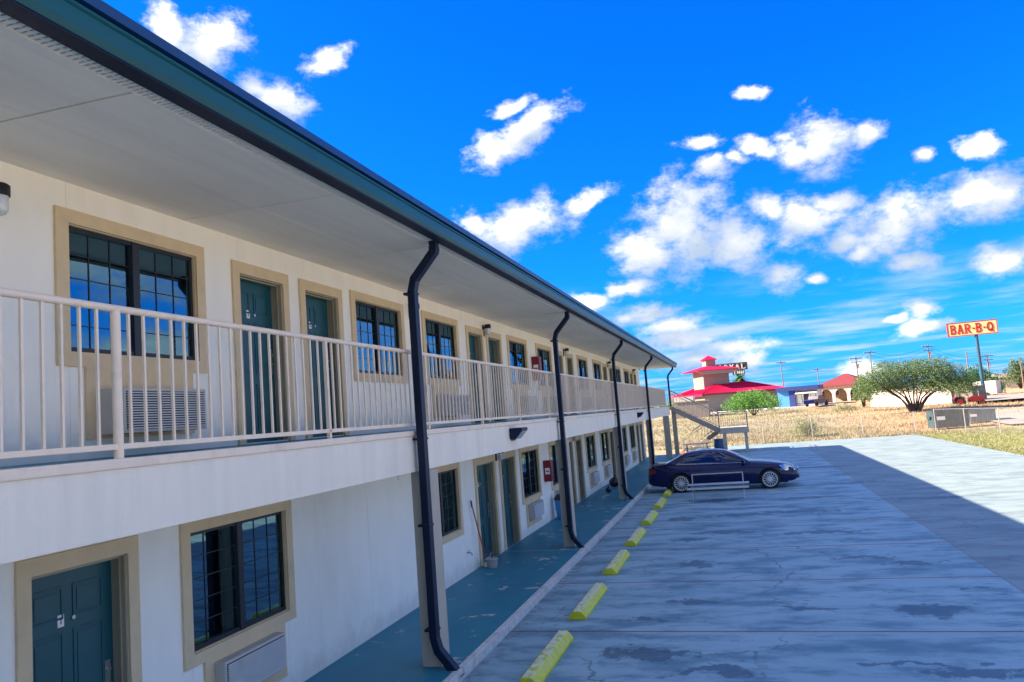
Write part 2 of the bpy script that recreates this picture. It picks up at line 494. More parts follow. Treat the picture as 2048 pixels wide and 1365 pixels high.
STAINS = [(4.05, 10.5, .55, .28), (4.95, 9.9, .45, .2), (7.86, 12.6, .40, .34), (8.15, 12.75, .3, .16), (7.6, 16.6, .55, .25), (8.3, 16.0, .5, .22),
          (7.8, 9.95, .55, .22), (4.6, 13.2, .45, .14), (3.85, 12.2, .3, .15), (6.3, 12.8, .35, .15), (4.9, 20.1, .8, .3),
          (7.1, 19.7, .9, .3), (4.1, 19.2, .5, .3), (7.0, 10.2, .4, .12), (4.4, 16.3, .4, .35), (5.2, 23, 1.1, .3), (7, 23.3, 1.1, .3),
          (8.8, 13.9, .25, .1), (7.3, 26.3, 1, .3), (9.0, 30.0, 1.2, .35), (3.7, 22.6, .5, .4), (6.4, 34, 1.5, .4), (8.8, 37, 1.5, .5), (10.5, 25, 1.3, .3), (4.6, 26.4, .9, .5)]
wn = nn(nt, 'ShaderNodeTexNoise')
wn.inputs['Scale'].default_value = 3.2
wn.inputs['Detail'].default_value = 5
lk(nt, pos, wn.inputs['Vector'])
wv = nn(nt, 'ShaderNodeVectorMath', operation='MULTIPLY_ADD')
lk(nt, wn.outputs['Color'], wv.inputs[0])
wv.inputs[1].default_value = (1.3, 0.8, 0)
lk(nt, pos, wv.inputs[2])
acc = None
for x, y, rx, ry in STAINS:
    mp = nn(nt, 'ShaderNodeMapping', vector_type='TEXTURE')
    mp.inputs['Location'].default_value = (x + .65, y + .4, 0)
    mp.inputs['Scale'].default_value = (rx, ry, 1)
    lk(nt, wv.outputs[0], mp.inputs['Vector'])
    fl = nn(nt, 'ShaderNodeVectorMath', operation='MULTIPLY')
    lk(nt, mp.outputs[0], fl.inputs[0])
    fl.inputs[1].default_value = (1, 1, 0)
    ln = nn(nt, 'ShaderNodeVectorMath', operation='LENGTH')
    lk(nt, fl.outputs[0], ln.inputs[0])
    acc = ln.outputs['Value'] if acc is None else math_node(nt, 'MINIMUM', acc, ln.outputs['Value'])
stn = smooth_range(nt, math_node(nt, 'MULTIPLY_ADD', noise(nt, pos, 4.5, 7, .72), -3.0, math_node(nt, 'SUBTRACT', 2.55, acc)), 0.0, 0.34)
spots = math_node(nt, 'MULTIPLY', smooth_range(nt, noise(nt, pos, 2.6, 6, .68, (1, 1.5, 1)), 0.60, 0.66), smooth_range(nt, n_big, .44, .56))
c = mixc(nt, math_node(nt, 'MULTIPLY', spots, 0.62), c, (0.05, 0.11, 0.15))
vr = nn(nt, 'ShaderNodeTexVoronoi', feature='DISTANCE_TO_EDGE')
vr.inputs['Scale'].default_value = 0.33
vw = nn(nt, 'ShaderNodeVectorMath', operation='MULTIPLY_ADD')
lk(nt, wn.outputs['Color'], vw.inputs[0])
vw.inputs[1].default_value = (0.5, 0.5, 0)
lk(nt, pos, vw.inputs[2])
lk(nt, vw.outputs[0], vr.inputs['Vector'])
crk = math_node(nt, 'MULTIPLY', smooth_range(nt, vr.outputs['Distance'], 0.006, 0.001), smooth_range(nt, n_big, .47, .53))
c = mixc(nt, math_node(nt, 'MULTIPLY', crk, 0.65), c, (0.06, 0.09, 0.10))
c = mixc(nt, math_node(nt, 'MULTIPLY', stn, 0.80), c, (0.03, 0.08, 0.11))
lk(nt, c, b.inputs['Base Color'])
b.inputs['Roughness'].default_value = 0.62
lk(nt, math_node(nt, 'MULTIPLY_ADD', stn, -0.15, 0.66), b.inputs['Roughness'])
bump(nt, b, n_fin, 0.15, 0.006)
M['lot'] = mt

# painted walkway, flaked
mt, nt, b, pos = new_mat('blue_green_floor_paint')
c = ramp(nt, noise(nt, pos, 1.1, 5), [(0.3, (0.004, 0.17, 0.25)), (0.7, (0.008, 0.215, 0.31))])
fl = math_node(nt, 'MULTIPLY', smooth_range(nt, noise(nt, pos, 2.3, 8, .62), 0.605, 0.635), 1.0)
c = mixc(nt, fl, c, (0.42, 0.42, 0.40))
c = mixc(nt, math_node(nt, 'MULTIPLY', smooth_range(nt, noise(nt, pos, .9, 5), .55, .75), .35), c, (0.02, 0.07, 0.08))
lk(nt, c, b.inputs['Base Color'])
b.inputs['Roughness'].default_value = 0.5
M['walk'] = mt

# yellow wheel stop, worn pale on top
mt, nt, b, pos = new_mat('worn_yellow_paint')
geo = nn(nt, 'ShaderNodeNewGeometry')
sn = nn(nt, 'ShaderNodeSeparateXYZ')
lk(nt, geo.outputs['Normal'], sn.inputs[0])
wear = math_node(nt, 'MULTIPLY', smooth_range(nt, sn.outputs['Z'], .55, .95), smooth_range(nt, noise(nt, pos, 9, 6, .65), .36, .56))
c = ramp(nt, noise(nt, pos, 5, 5), [(0.3, (0.50, 0.50, 0.012)), (0.7, (0.66, 0.63, 0.025))])
c = mixc(nt, wear, c, (0.76, 0.74, 0.55))
lk(nt, c, b.inputs['Base Color'])
b.inputs['Roughness'].default_value = 0.7
bump(nt, b, noise(nt, pos, 40, 4), .3, .006)
M['stop'] = mt

# terrain: dry grass, bare orange dirt to the right, green verge
mt, nt, b, pos = new_mat('dry_grass_field')
sp = nn(nt, 'ShaderNodeSeparateXYZ')
lk(nt, pos, sp.inputs[0])
c = ramp(nt, noise(nt, pos, 0.5, 8, .7, (.5, 1.5, 1)), [(0.25, (0.18, 0.16, 0.08)), (0.5, (0.28, 0.25, 0.16)), (0.75, (0.35, 0.315, 0.23))])
gm = smooth_range(nt, noise(nt, pos, 0.13, 4, .6), .50, .66)
c = mixc(nt, math_node(nt, 'MULTIPLY', gm, .55), c, (0.28, 0.33, 0.10))
dm = math_node(nt, 'MULTIPLY', smooth_range(nt, sp.outputs['X'], 12, 19), smooth_range(nt, math_node(nt, 'MULTIPLY_ADD', noise(nt, pos, .25, 5), 14, sp.outputs['Y']), 64, 72))
c = mixc(nt, math_node(nt, 'MULTIPLY', dm, .8), c, (0.48, 0.28, 0.15))
vm = math_node(nt, 'MULTIPLY', smooth_range(nt, sp.outputs['X'], 15.5, 17.5), smooth_range(nt, math_node(nt, 'MULTIPLY_ADD', noise(nt, pos, .4, 5, .6, (1, .4, 1)), 16, sp.outputs['Y']), 66, 58))
c = mixc(nt, math_node(nt, 'MULTIPLY', vm, .75), c, (0.27, 0.31, 0.11))
c = mixc(nt, smooth_range(nt, noise(nt, pos, 3, 6, .7, (.6, 2, 1)), .5, .8), c, mixc(nt, 0.3, c, (0.2, 0.14, 0.06)))
lk(nt, c, b.inputs['Base Color'])
b.inputs['Roughness'].default_value = 0.95
bump(nt, b, noise(nt, pos, 4, 6, .7), .8, .08)
M['field'] = mt


def leafmat(name, c1, c2, c3):
    mt, nt, b, pos = new_mat(name)
    oi = nn(nt, 'ShaderNodeObjectInfo')
    c = ramp(nt, noise(nt, pos, 1.7, 4, .7), [(0.25, c1), (0.5, c2), (0.8, c3)])
    lk(nt, c, b.inputs['Base Color'])
    b.inputs['Roughness'].default_value = 0.6
    tl = nn(nt, 'ShaderNodeBsdfTranslucent')
    lk(nt, c, tl.inputs['Color'])
    ms = nn(nt, 'ShaderNodeMixShader')
    ms.inputs[0].default_value = 0.3
    o = [n for n in nt.nodes if n.type == 'OUTPUT_MATERIAL'][0]
    lk(nt, b.outputs[0], ms.inputs[1])
    lk(nt, tl.outputs[0], ms.inputs[2])
    lk(nt, ms.outputs[0], o.inputs[0])
    return mt


M['leaf'] = leafmat('mesquite_leaves', (0.05, 0.13, 0.05), (0.12, 0.21, 0.08), (0.24, 0.29, 0.15))
M['leaf_bright'] = leafmat('bright_bush_leaves', (0.06, 0.19, 0.035), (0.13, 0.32, 0.06), (0.20, 0.40, 0.09))
M['leaf_grey'] = leafmat('grey_green_shrub_leaves', (0.20, 0.23, 0.12), (0.32, 0.35, 0.20), (0.44, 0.44, 0.28))
M['leaf_dark'] = leafmat('dark_green_leaves', (0.02, 0.08, 0.03), (0.05, 0.16, 0.05), (0.09, 0.22, 0.06))
M['grass_dry'] = leafmat('dry_grass_blades', (0.25, 0.22, 0.13), (0.31, 0.275, 0.18), (0.36, 0.325, 0.23))
M['grass_green'] = leafmat('green_grass_blades', (0.16, 0.21, 0.08), (0.26, 0.28, 0.13), (0.40, 0.36, 0.21))


# ------------------------------------------------------------------ mesh helpers
class MB:
    def __init__(s):
        s.v = []
        s.f = []
        s.sm = []

    def add(s, vs, fs, smooth=False):
        o = len(s.v)
        s.v += [tuple(v) for v in vs]
        s.f += [tuple(i + o for i in f) for f in fs]
        s.sm += [smooth] * len(fs)
        return s

    def box(s, a, b, mat=None):
        x0, x1 = sorted((a[0], b[0]))
        y0, y1 = sorted((a[1], b[1]))
        z0, z1 = sorted((a[2], b[2]))
        vs = [(x0, y0, z0), (x1, y0, z0), (x1, y1, z0), (x0, y1, z0), (x0, y0, z1), (x1, y0, z1), (x1, y1, z1), (x0, y1, z1)]
        if mat:
            vs = [mat @ Vector(v) for v in vs]
        return s.add(vs, [(0, 3, 2, 1), (4, 5, 6, 7), (0, 1, 5, 4), (1, 2, 6, 5), (2, 3, 7, 6), (3, 0, 4, 7)])

    def bar(s, a, b, wx, wz=None, up=Vector((0, 0, 1))):
        """a straight square bar between two points"""
        wz = wz or wx
        a, b = Vector(a), Vector(b)
        d = (b - a).normalized()
        if abs(d.dot(up)) > 0.99:
            up = Vector((0, 1, 0))
        r = d.cross(up).normalized() * wx / 2
        u = r.cross(d).normalized() * wz / 2
        vs = [a - r - u, a + r - u, a + r + u, a - r + u, b - r - u, b + r - u, b + r + u, b - r + u]
        return s.add(vs, [(0, 1, 2, 3), (7, 6, 5, 4), (0, 4, 5, 1), (1, 5, 6, 2), (2, 6, 7, 3), (3, 7, 4, 0)])

    def tube(s, pts, r, n=8, cap=True):
        """round tube along points; r is a number or one per point"""
        pts = [Vector(p) for p in pts]
        rs = r if isinstance(r, (list, tuple)) else [r] * len(pts)
        rings = []
        ref = Vector((0.31, 0.17, 0.93)).normalized()
        for i, p in enumerate(pts):
            d = (pts[min(i + 1, len(pts) - 1)] - pts[max(i - 1, 0)]).normalized()
            a = d.cross(ref)
            if a.length < .05:
                a = d.cross(Vector((1, 0, 0)))
            a.normalize()
            b_ = d.cross(a)
            rings.append([p + (a * math.cos(2 * PI * k / n) + b_ * math.sin(2 * PI * k / n)) * rs[i] for k in range(n)])
        vs = [v for rg in rings for v in rg]
        fs = []
        for i in range(len(pts) - 1):
            for k in range(n):
                fs.append((i * n + k, i * n + (k + 1) % n, (i + 1) * n + (k + 1) % n, (i + 1) * n + k))
        s.add(vs, fs, True)
        if cap:
            s.add(rings[0], [tuple(range(n))[::-1]])
            s.add(rings[-1], [tuple(range(n))])
        return s

    def prism(s, poly, y0, y1, axis='y'):
        """poly is a list of (a, b); extruded along axis"""
        n = len(poly)
        if axis == 'y':
            f = lambda p, t: (p[0], t, p[1])
        elif axis == 'x':
            f = lambda p, t: (t, p[0], p[1])
        else:
            f = lambda p, t: (p[0], p[1], t)
        vs = [f(p, y0) for p in poly] + [f(p, y1) for p in poly]
        fs = [tuple(range(n)), tuple(range(2 * n - 1, n - 1, -1))]
        for i in range(n):
            fs.append((i, i + n, (i + 1) % n + n, (i + 1) % n))
        return s.add(vs, fs)

    def mesh(s, name, mat, bevel=0):
        me = bpy.data.meshes.new(name)
        me.from_pydata(s.v, [], s.f)
        me.polygons.foreach_set('use_smooth', s.sm)
        me.materials.append(mat)
        bm = bmesh.new()
        bm.from_mesh(me)
        if bevel:
            bmesh.ops.remove_doubles(bm, verts=bm.verts, dist=1e-5)
            bmesh.ops.bevel(bm, geom=[e for e in bm.edges if e.is_manifold and e.calc_face_angle(0) > .6], offset=bevel, segments=2, affect='EDGES', profile=.6)
        bmesh.ops.recalc_face_normals(bm, faces=bm.faces)
        bm.to_mesh(me)
        bm.free()
        return me

    def build(s, name, mat, parent=None, loc=None, bevel=0):
        return link(name, s.mesh(name, mat, bevel), parent, loc)


def link(name, me, parent=None, loc=None, rot=None):
    o = bpy.data.objects.new(name, me)
    COL.objects.link(o)
    if parent:
        o.parent = parent
    if loc is not None:
        o.location = loc
    if rot is not None:
        o.rotation_euler = rot
    return o


def tag(o, label=None, cat=None, group=None, kind=None):
    if label:
        o['label'] = label
    if cat:
        o['category'] = cat
    if group:
        o['group'] = group
    if kind:
        o['kind'] = kind
    return o


def empty(name, loc=(0, 0, 0), rz=0.0, label=None, cat=None, group=None):
    o = bpy.data.objects.new(name, None)
    o.empty_display_size = .2
    COL.objects.link(o)
    o.location = loc
    o.rotation_euler = (0, 0, rz)
    return tag(o, label, cat, group)


def copy_tree(o, parent=None):
    c = o.copy()
    COL.objects.link(c)
    c.parent = parent
    for ch in [x for x in o.children]:
        copy_tree(ch, c)
    return c


def unit_box():
    return MB().box((0, 0, 0), (1, 1, 1))


def sphere(mb, c, r, nu=10, nv=6, sq=(1, 1, 1)):
    c = Vector(c)
    vs = []
    for j in range(nv + 1):
        t = PI * j / nv
        for i in range(nu):
            a = 2 * PI * i / nu
            vs.append(c + Vector((math.sin(t) * math.cos(a) * r * sq[0], math.sin(t) * math.sin(a) * r * sq[1], math.cos(t) * r * sq[2])))
    fs = []
    for j in range(nv):
        for i in range(nu):
            fs.append((j * nu + i, (j + 1) * nu + i, (j + 1) * nu + (i + 1) % nu, j * nu + (i + 1) % nu))
    return mb.add(vs, fs, True)


# ------------------------------------------------------------------ terrain
def sstep(a, b, x):
    t = max(0, min(1, (x - a) / (b - a)))
    return t * t * (3 - 2 * t)


def ground_z(x, y):
    return 1.15 * sstep(60, 88, y) + .4 * sstep(95, 150, y) - 0.03 + (.10 * math.sin(x * .23 + y * .11) + .07 * math.sin(x * .6 - y * .31)) * sstep(60, 75, y)


mb = MB()
xs = [-900, -500, -250, -140, -90, -60] + [-45 + 2.5 * i for i in range(54)] + [100, 130, 180, 300, 500, 900]
ys = [-400, -200, -80, -20, 0, 20, 40, 56, 58, 60] + [60 + 2 * i for i in range(1, 51)] + [170, 190, 220, 280, 400, 700, 1500, 3000]
nx = len(xs)
vs = [(x, y, ground_z(x, y) if -60 < x < 120 else 1.5 * sstep(60, 150, y) - .03) for y in ys for x in xs]
fs = [(j * nx + i, j * nx + i + 1, (j + 1) * nx + i + 1, (j + 1) * nx + i) for j in range(len(ys) - 1) for i in range(nx - 1)]
mb.add(vs, fs, True)
ground = tag(mb.build('ground', M['field']), kind='structure')

# parking lot: joint bed sheet with concrete slabs standing 8 mm above it
LX0, LX1 = 1.90, 16.8
mb = MB().box((LX0 - .3, -30, -.12), (LX1, 58.0, -0.003))
lot = tag(mb.build('parking_lot', M['joint']), kind='structure')
rows = [-30, -24, -17.6, -11.2, -7.8, -4.6, -1.3, 1.9, 5.1, 8.35, 11.55, 14.73, 17.95, 21.25, 24.5, 27.7, 30.9, 34.1, 37.3, 40.5, 43.7, 46.9, 50.2, 53.6, 58.0]
cols = [LX0, 9.37, 13.1, LX1]
for i in range(len(rows) - 1):
    for k in range(3):
        jx = 0.006 if k == 0 else 0.005
        gy = 0.026 if k == 0 and rows[i] > 0 else 0.005
        a = (cols[k] + (jx if k else 0), rows[i] + gy, -0.10)
        b_ = (cols[k + 1] - jx, rows[i + 1] - gy, 0.0 + random.uniform(-.0015, .0015))
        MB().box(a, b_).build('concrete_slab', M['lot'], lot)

tag(MB().box((LX1 + .01, -70, -.10), (150, 28.0, -.002)).build('bounce_gravel_lot', M['bounce_gravel']), kind='structure')  # unseen pale ground, added to bounce warm sunlight onto the facade

# walkway along the rooms, with its curb
mb = MB().box((-.05, -8, -.1), (1.80, 50.2, .132))
walk = tag(mb.build('walkway', M['walk']), kind='structure')
cy = [-8, -4, 0, 4.6, 9.3, 13.6, 17.75, 22.2, 26.75, 31.5, 36.7, 42, 47.4, 50.2]
for a, b_ in zip(cy[:-1], cy[1:]):
    MB().box((1.80, a + .006, -.1), (1.895, b_ - .006, .130)).build('curb', M['curb'], walk, bevel=.008)
MB().box((.02, 17.55, .1325), (1.78, 17.565, .1345)).build('floor_joint', M['curb'], walk)

# ------------------------------------------------------------------ the motel
motel = empty('motel_building', (0, 20, 0), label='long two-storey cream motel block with outdoor walkways, tan trim and dark teal gutter', cat='building')
motel.location = (0, 0, 0)
Z_WALK, Z_DECK, Z_BEAM, Z_SOF = .132, 3.12, 2.60, 5.57
# openings: kind, y0, y1, lower/upper, ac
UP = [('d', -.6, .32, 0), ('w', 1.2, 2.9, 1), ('w', 5.41, 7.10, 1), ('d', 7.87, 8.79, 0), ('d', 9.33, 10.24, 0), ('w', 10.79, 12.48, 0),
      ('w', 13.60, 15.28, 1), ('d', 16.07, 17.02, 0), ('d', 17.50, 18.46, 0), ('w', 19.26, 20.95, 1),
      ('w', 22.25, 23.98, 1), ('d', 24.75, 25.70, 0), ('d', 26.45, 27.40, 0), ('w', 28.45, 30.25, 1),
      ('w', 31.7, 33.5, 1), ('d', 34.1, 35.1, 0), ('d', 35.9, 36.9, 0), ('w', 37.7, 39.5, 1),
      ('w', 40.9, 42.7, 1), ('d', 43.3, 44.3, 0), ('d', 44.9, 45.9, 0)]
LO = [('w', -.4, 1.3, 1), ('d', 3.3, 4.2, 0), ('d', 4.98, 6.00, 0), ('w', 6.85, 8.60, 1), ('w', 13.10, 14.80, 0), ('d', 15.98, 17.22, 0), ('d', 17.80, 18.95, 0),
      ('w', 19.62, 21.38, 1), ('w', 22.90, 24.60, 1), ('d', 25.25, 26.15, 0), ('d', 26.80, 27.75, 0), ('w', 28.70, 30.55, 1),
      ('w', 32.0, 33.9, 1), ('d', 34.35, 35.4, 0), ('d', 36.1, 37.1, 0), ('w', 37.9, 39.7, 1), ('w', 41.1, 43.0, 1), ('d', 43.9, 44.9, 0), ('d', 45.6, 46.6, 0)]
WALL_END = 47.8


def wall_row(ops, z0, z1, wz, dz):
    ys_ = [-8.0]
    for k, a, b_, _ in ops:
        ys_ += [a, b_]
    ys_.append(WALL_END)
    for i in range(0, len(ys_), 2):
        a, b_ = ys_[i], ys_[i + 1]
        # the piers: seams where the panels meet, at the trim
        cuts = [a]
        if b_ - a > 3:
            nseg = max(2, round((b_ - a) / 1.9))
            cuts += [a + (b_ - a) * k / nseg for k in range(1, nseg)]
        cuts.append(b_)
        for c0, c1 in zip(cuts[:-1], cuts[1:]):
            g0 = .0025 if c0 != a else 0
            g1 = .0025 if c1 != b_ else 0
            MB().box((-.2, c0 + g0, z0), (0, c1 - g1, z1)).build('wall_panel', M['stucco'], motel)
    for k, a, b_, _ in ops:
        zb, zt = (wz if k == 'w' else dz)
        MB().box((-.2, a + .003, zt), (0, b_ - .003, z1)).build('wall_panel', M['stucco'], motel)
        if k == 'w':
            MB().box((-.2, a + .003, z0), (0, b_ - .003, zb)).build('wall_panel', M['stucco'], motel)


UW, UD = (4.05, 5.20), (3.12, 5.14)
LW, LD = (1.07, 2.28), (.132, 2.235)
wall_row(UP, Z_DECK, Z_SOF, UW, UD)
wall_row(LO, Z_WALK, Z_DECK - .12, LW, LD)
# backing behind the seams, end and rear walls, floor slab inside
mb = MB()
mb.box((-9.0, -8, 0), (-8.8, WALL_END, 5.57))
mb.box((-8.8, WALL_END - .2, 0), (-.2, WALL_END, 5.57))
mb.box((-8.8, -8, 0), (-.2, -7.8, 5.57))
mb.box((-8.8, -7.8, 2.75), (-.2, WALL_END - .2, 3.0))
mb.build('wall', M['stucco'], motel)
mb = MB()
for y in [i * 4.1 - 7 for i in range(14)]:
    pass
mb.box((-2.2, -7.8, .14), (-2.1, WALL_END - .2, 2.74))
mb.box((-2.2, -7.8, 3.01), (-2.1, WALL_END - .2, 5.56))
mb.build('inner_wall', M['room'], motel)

# deck, lip and beam
MB().box((0.0, -8, 3.0), (1.38, 50.0, 3.118)).build('walkway_floor', M['walk'], motel)
MB().box((1.38, -8, 3.055), (1.475, 50.0, 3.125)).build('slab_lip', M['rail'], motel, bevel=.012)
seg = [-8, -.5, 9.47, 17.95, 26.95, 36.95, 50.0]
for a, b_ in zip(seg[:-1], seg[1:]):
    MB().box((1.20, a + .002, Z_BEAM), (1.455, b_ - .002, 3.054)).build('beam', M['beam'], motel)
MB().box((0, -8, 2.92), (1.2, 50, 2.999)).build('walkway_ceiling', M['soffit'], motel)

# soffit boards with seams, perforated vent strip
sj = [-8, -4.0, -1.25, 1.46, 4.20, 6.93, 9.66, 12.4, 15.1, 17.8, 20.5, 23.2, 25.9, 28.6, 31.3, 34, 36.7, 39.4, 42.1, 44.8, 47.5, 50.2]
for a, b_ in zip(sj[:-1], sj[1:]):
    MB().box((0, a + .011, Z_SOF), (0.93, b_ - .011, Z_SOF + .02)).build('soffit_panel', M['soffit'], motel)
    MB().box((0.936, a + .011, Z_SOF + random.uniform(-.002, .002)), (1.80, b_ - .011, Z_SOF + .02)).build('soffit_panel', M['soffit'], motel)
MB().box((0, -8, Z_SOF + .021), (1.96, 50.2, Z_SOF + .05)).build('soffit_backing', M['dark'], motel)
mb = MB()   # vent strip: cross ribs with dark slots between
y = 1.0
while y < 50.0:
    st_ = .045 if y < 16 else .09
    mb.box((1.815, y, Z_SOF + .002), (1.945, y + st_ * .62, Z_SOF + .012))
    y += st_
mb.box((1.802, .5, Z_SOF), (1.815, 50.2, Z_SOF + .014))
mb.box((1.945, .5, Z_SOF), (1.955, 50.2, Z_SOF + .014))
mb.box((1.872, .5, Z_SOF + .001), (1.880, 50.2, Z_SOF + .013))
tag(mb.build('soffit_vent', M['soffit'], motel), kind='stuff')

# gutter and roof
gp = [(1.958, 5.56), (2.10, 5.56), (2.125, 5.60), (2.125, 5.70), (2.14, 5.712), (2.14, 5.73), (2.12, 5.73), (2.10, 5.70), (2.10, 5.60), (1.975, 5.575), (1.975, 5.72), (1.958, 5.72)]
MB().prism(gp, -8, 50.25).build('gutter', M['gutter'], motel)
rp = [(2.16, 5.76), (2.16, 5.79), (-4.4, 7.0), (-9.9, 5.80), (-9.9, 5.70), (-4.4, 6.9), (1.95, 5.735), (1.95, 5.60), (1.965, 5.60), (1.965, 5.73)]
rp = [(2.165, 5.745), (2.165, 5.815), (-3.4, 6.75), (-10.6, 5.82), (-10.6, 5.75), (-3.4, 6.67), (2.0, 5.745)]
MB().prism(rp, -8, 50.25).build('roof', M['roof'], motel)
MB().box((1.960, -8, 5.546), (2.095, 50.24, 5.557)).build('gutter_underside_shade', M['down'], motel)  # dark strips that paint shade onto the underside of the gutter
MB().box((1.957, -8, 5.5575), (2.098, 50.24, 5.559)).build('gutter_underside_shade', M['down'], motel)
MB().prism([(1.95, 5.60), (1.95, 5.76), (-3.4, 6.66), (-8.9, 5.9), (-8.9, 5.60)], 50.05, 50.2).build('gable_end', M['beam'], motel)

# columns and downspouts
colmesh = MB().box((-.13, -.15, 0), (.13, .15, Z_BEAM - .132)).mesh('column', M['column'], .006)
for y in (-.5, 9.63, 18.1, 27.1, 37.1, 47.0):
    link('column', colmesh, motel, (1.475, y, .1325))


def downspout(y, top=True, y_low=0.05, kick=True):
    w_, d_ = .13, .10
    mb = MB()
    pts = [(1.90, 5.60), (1.90, 5.44), (1.60, 5.10), (1.56, 4.95), (1.56, .52), (1.60, .36), (1.78, .14), (1.86, .03)] if kick else \
          [(1.90, 5.60), (1.90, 5.44), (1.60, 5.10), (1.56, 4.95), (1.56, 3.18)]
    pts = [(p[0] + .0, p[1]) for p in pts]
    n = len(pts)
    ring = []
    for i, (x, z) in enumerate(pts):
        dx = pts[min(i + 1, n - 1)][0] - pts[max(i - 1, 0)][0]
        dz = pts[min(i + 1, n - 1)][1] - pts[max(i - 1, 0)][1]
        L = math.hypot(dx, dz)
        ox, oz = -dz / L * d_ / 2, dx / L * d_ / 2
        ring += [(x - ox, y - w_ / 2, z - oz), (x + ox, y - w_ / 2, z + oz), (x + ox, y + w_ / 2, z + oz), (x - ox, y + w_ / 2, z - oz)]
    fs = []
    for i in range(n - 1):
        for k in range(4):
            fs.append((i * 4 + k, i * 4 + (k + 1) % 4, i * 4 + 4 + (k + 1) % 4, i * 4 + 4 + k))
    fs += [(0, 1, 2, 3), tuple(n * 4 - 4 + k for k in (3, 2, 1, 0))]
    mb.add(ring, fs)
    o = mb.build('downspout', M['down'], motel, bevel=.008)
    for z in ((4.9, 3.0, 1.9, .6) if kick else (4.9, 3.35)):
        MB().box((1.455, y - .074, z), (1.616, y + .074, z + .03)).build('strap', M['down'], o)
    MB().box((1.85, y - .066, 5.44), (1.95, y + .066, 5.50)).build('strap', M['down'], o)
    return o


for y in (9.42, 17.85, 26.9, 36.9):
    downspout(y)
downspout(49.6, kick=False)

# ---- windows
HW = .05


def window(y0, y1, z0, z1, ac, near, kind=0, nopane=False):
    """frame part with panes, grille bars and curtain as sub-parts"""
    xf = -.085
    mb = MB()
    t = .045
    mb.box((xf, y0, z0), (xf + .06, y1, z0 + t + .01))
    mb.box((xf, y0, z1 - t), (xf + .06, y1, z1))
    mb.box((xf, y0, z0), (xf + .058, y0 + t, z1))
    mb.box((xf, y1 - t, z0), (xf + .058, y1, z1))
    ym = (y0 + y1) / 2
    mb.box((xf, ym - .045, z0 + .005), (xf + .07, ym + .045, z1 - .005))
    fr_ = mb.build('window', M['frame'], motel)
    for (a, b_, xp) in ((y0 + t, ym - .045, xf + .02), (ym + .045, y1 - t, xf + .035)):
        MB().box((xp, a, z0 + t), (xp + .005, b_, z1 - t)).build('pane', M['glass'], fr_)
        nv, nh = 3, 5
        gb = MB()
        wv_, hv = b_ - a, z1 - z0 - 2 * t
        bars = []
        for k in range(1, nv):
            yy = a + wv_ * k / nv
            bars.append(((xp + .006, yy - .0045, z0 + t), (xp + .012, yy + .0045, z1 - t)))
        for k in range(1, nh):
            zz_ = z0 + t + hv * k / nh
            bars.append(((xp + .0065, a, zz_ - .0045), (xp + .0115, b_, zz_ + .0045)))
        if near:
            for p0, p1 in bars:
                MB().box(p0, p1).build('glazing_bar', M['frame'], fr_)
        else:
            for p0, p1 in bars:
                gb.box(p0, p1)
            gb.build('glazing_grille', M['frame'], fr_)
    # curtain
    cb = MB()
    gap = random.uniform(.1, .3) if kind != 2 else 0
    for (a, b_) in ((y0 - .05, ym - gap * (kind != 1)), (ym + gap, y1 + .05)):
        n = int((b_ - a) / .03) + 2
        vs, fs = [], []
        for i in range(n):
            yy = a + (b_ - a) * i / (n - 1)
            xx = -.24 + .03 * math.sin(i * 1.3 + y0) + .012 * math.sin(i * 2.9)
            vs += [(xx, yy, z0 - .1), (xx, yy, z1 + .05)]
        for i in range(n - 1):
            fs.append((2 * i, 2 * i + 2, 2 * i + 3, 2 * i + 1))
        cb.add(vs, fs, True)
    cb.build('curtain', M['curtain'] if kind != 1 else M['sheer'], fr_)
    # trim: casing round the window, stepped apron down round the air conditioner
    tw, tp = .135, .028
    tb = MB()
    tb.box((.0015, y0 - tw, z1), (tp, y1 + tw, z1 + .125))
    tb.box((.0015, y0 - tw, z0), (tp, y0, z1))
    tb.box((.0015, y1, z0), (tp, y1 + tw, z1))
    tb.box((.0015, y0 - tw, z0 - .12), (tp, y1 + tw, z0))
    if ac:
        zb = .17 if z0 > 3 else .2
        zf = 3.12 if z0 > 3 else .132
        tb.box((.0015, y0 + .16, zf + zb), (tp, y1 - .12, z0 - .12))
    # reveals
    tb.box((-.09, y0 - .002, z0), (.0015, y0 + .010, z1))
    tb.box((-.09, y1 - .010, z0), (.0015, y1 + .002, z1))
    tb.box((-.09, y0, z1 - .010), (.0015, y1, z1))
    tb.box((-.09, y0, z0), (.0015, y1, z0 + .012))
    tb.build('trim', M['trim'], fr_)
    return fr_


def ac_unit(yc, z0, label, near, d=.29):
    r = empty('air_conditioner', (0.028, yc, z0), label=label, cat='air conditioner', group='air conditioners under the windows')
    w2, h = .555, .405
    MB().box((0, -w2, 0), (d, w2, h)).build('case', M['ac_case'], r, bevel=.008)
    if near:
        MB().box((d, -w2 + .03, .03), (d + .004, w2 - .03, h - .03)).build('grille_back', M['dark'], r)
        sm = MB().prism([(0, 0), (.022, .0), (.016, .012), (0, .012)], -w2 + .03, w2 - .03).mesh('louvre', M['ac_grille'])
        for k in range(15):
            link('louvre', sm, r, (d + .004, 0, .034 + k * .0228))
    else:
        mb = MB()
        for k in range(9):
            mb.box((d, -w2 + .03, .04 + k * .037), (d + .015, w2 - .03, .062 + k * .037))
        mb.build('grille', M['ac_grille'], r)
    return r


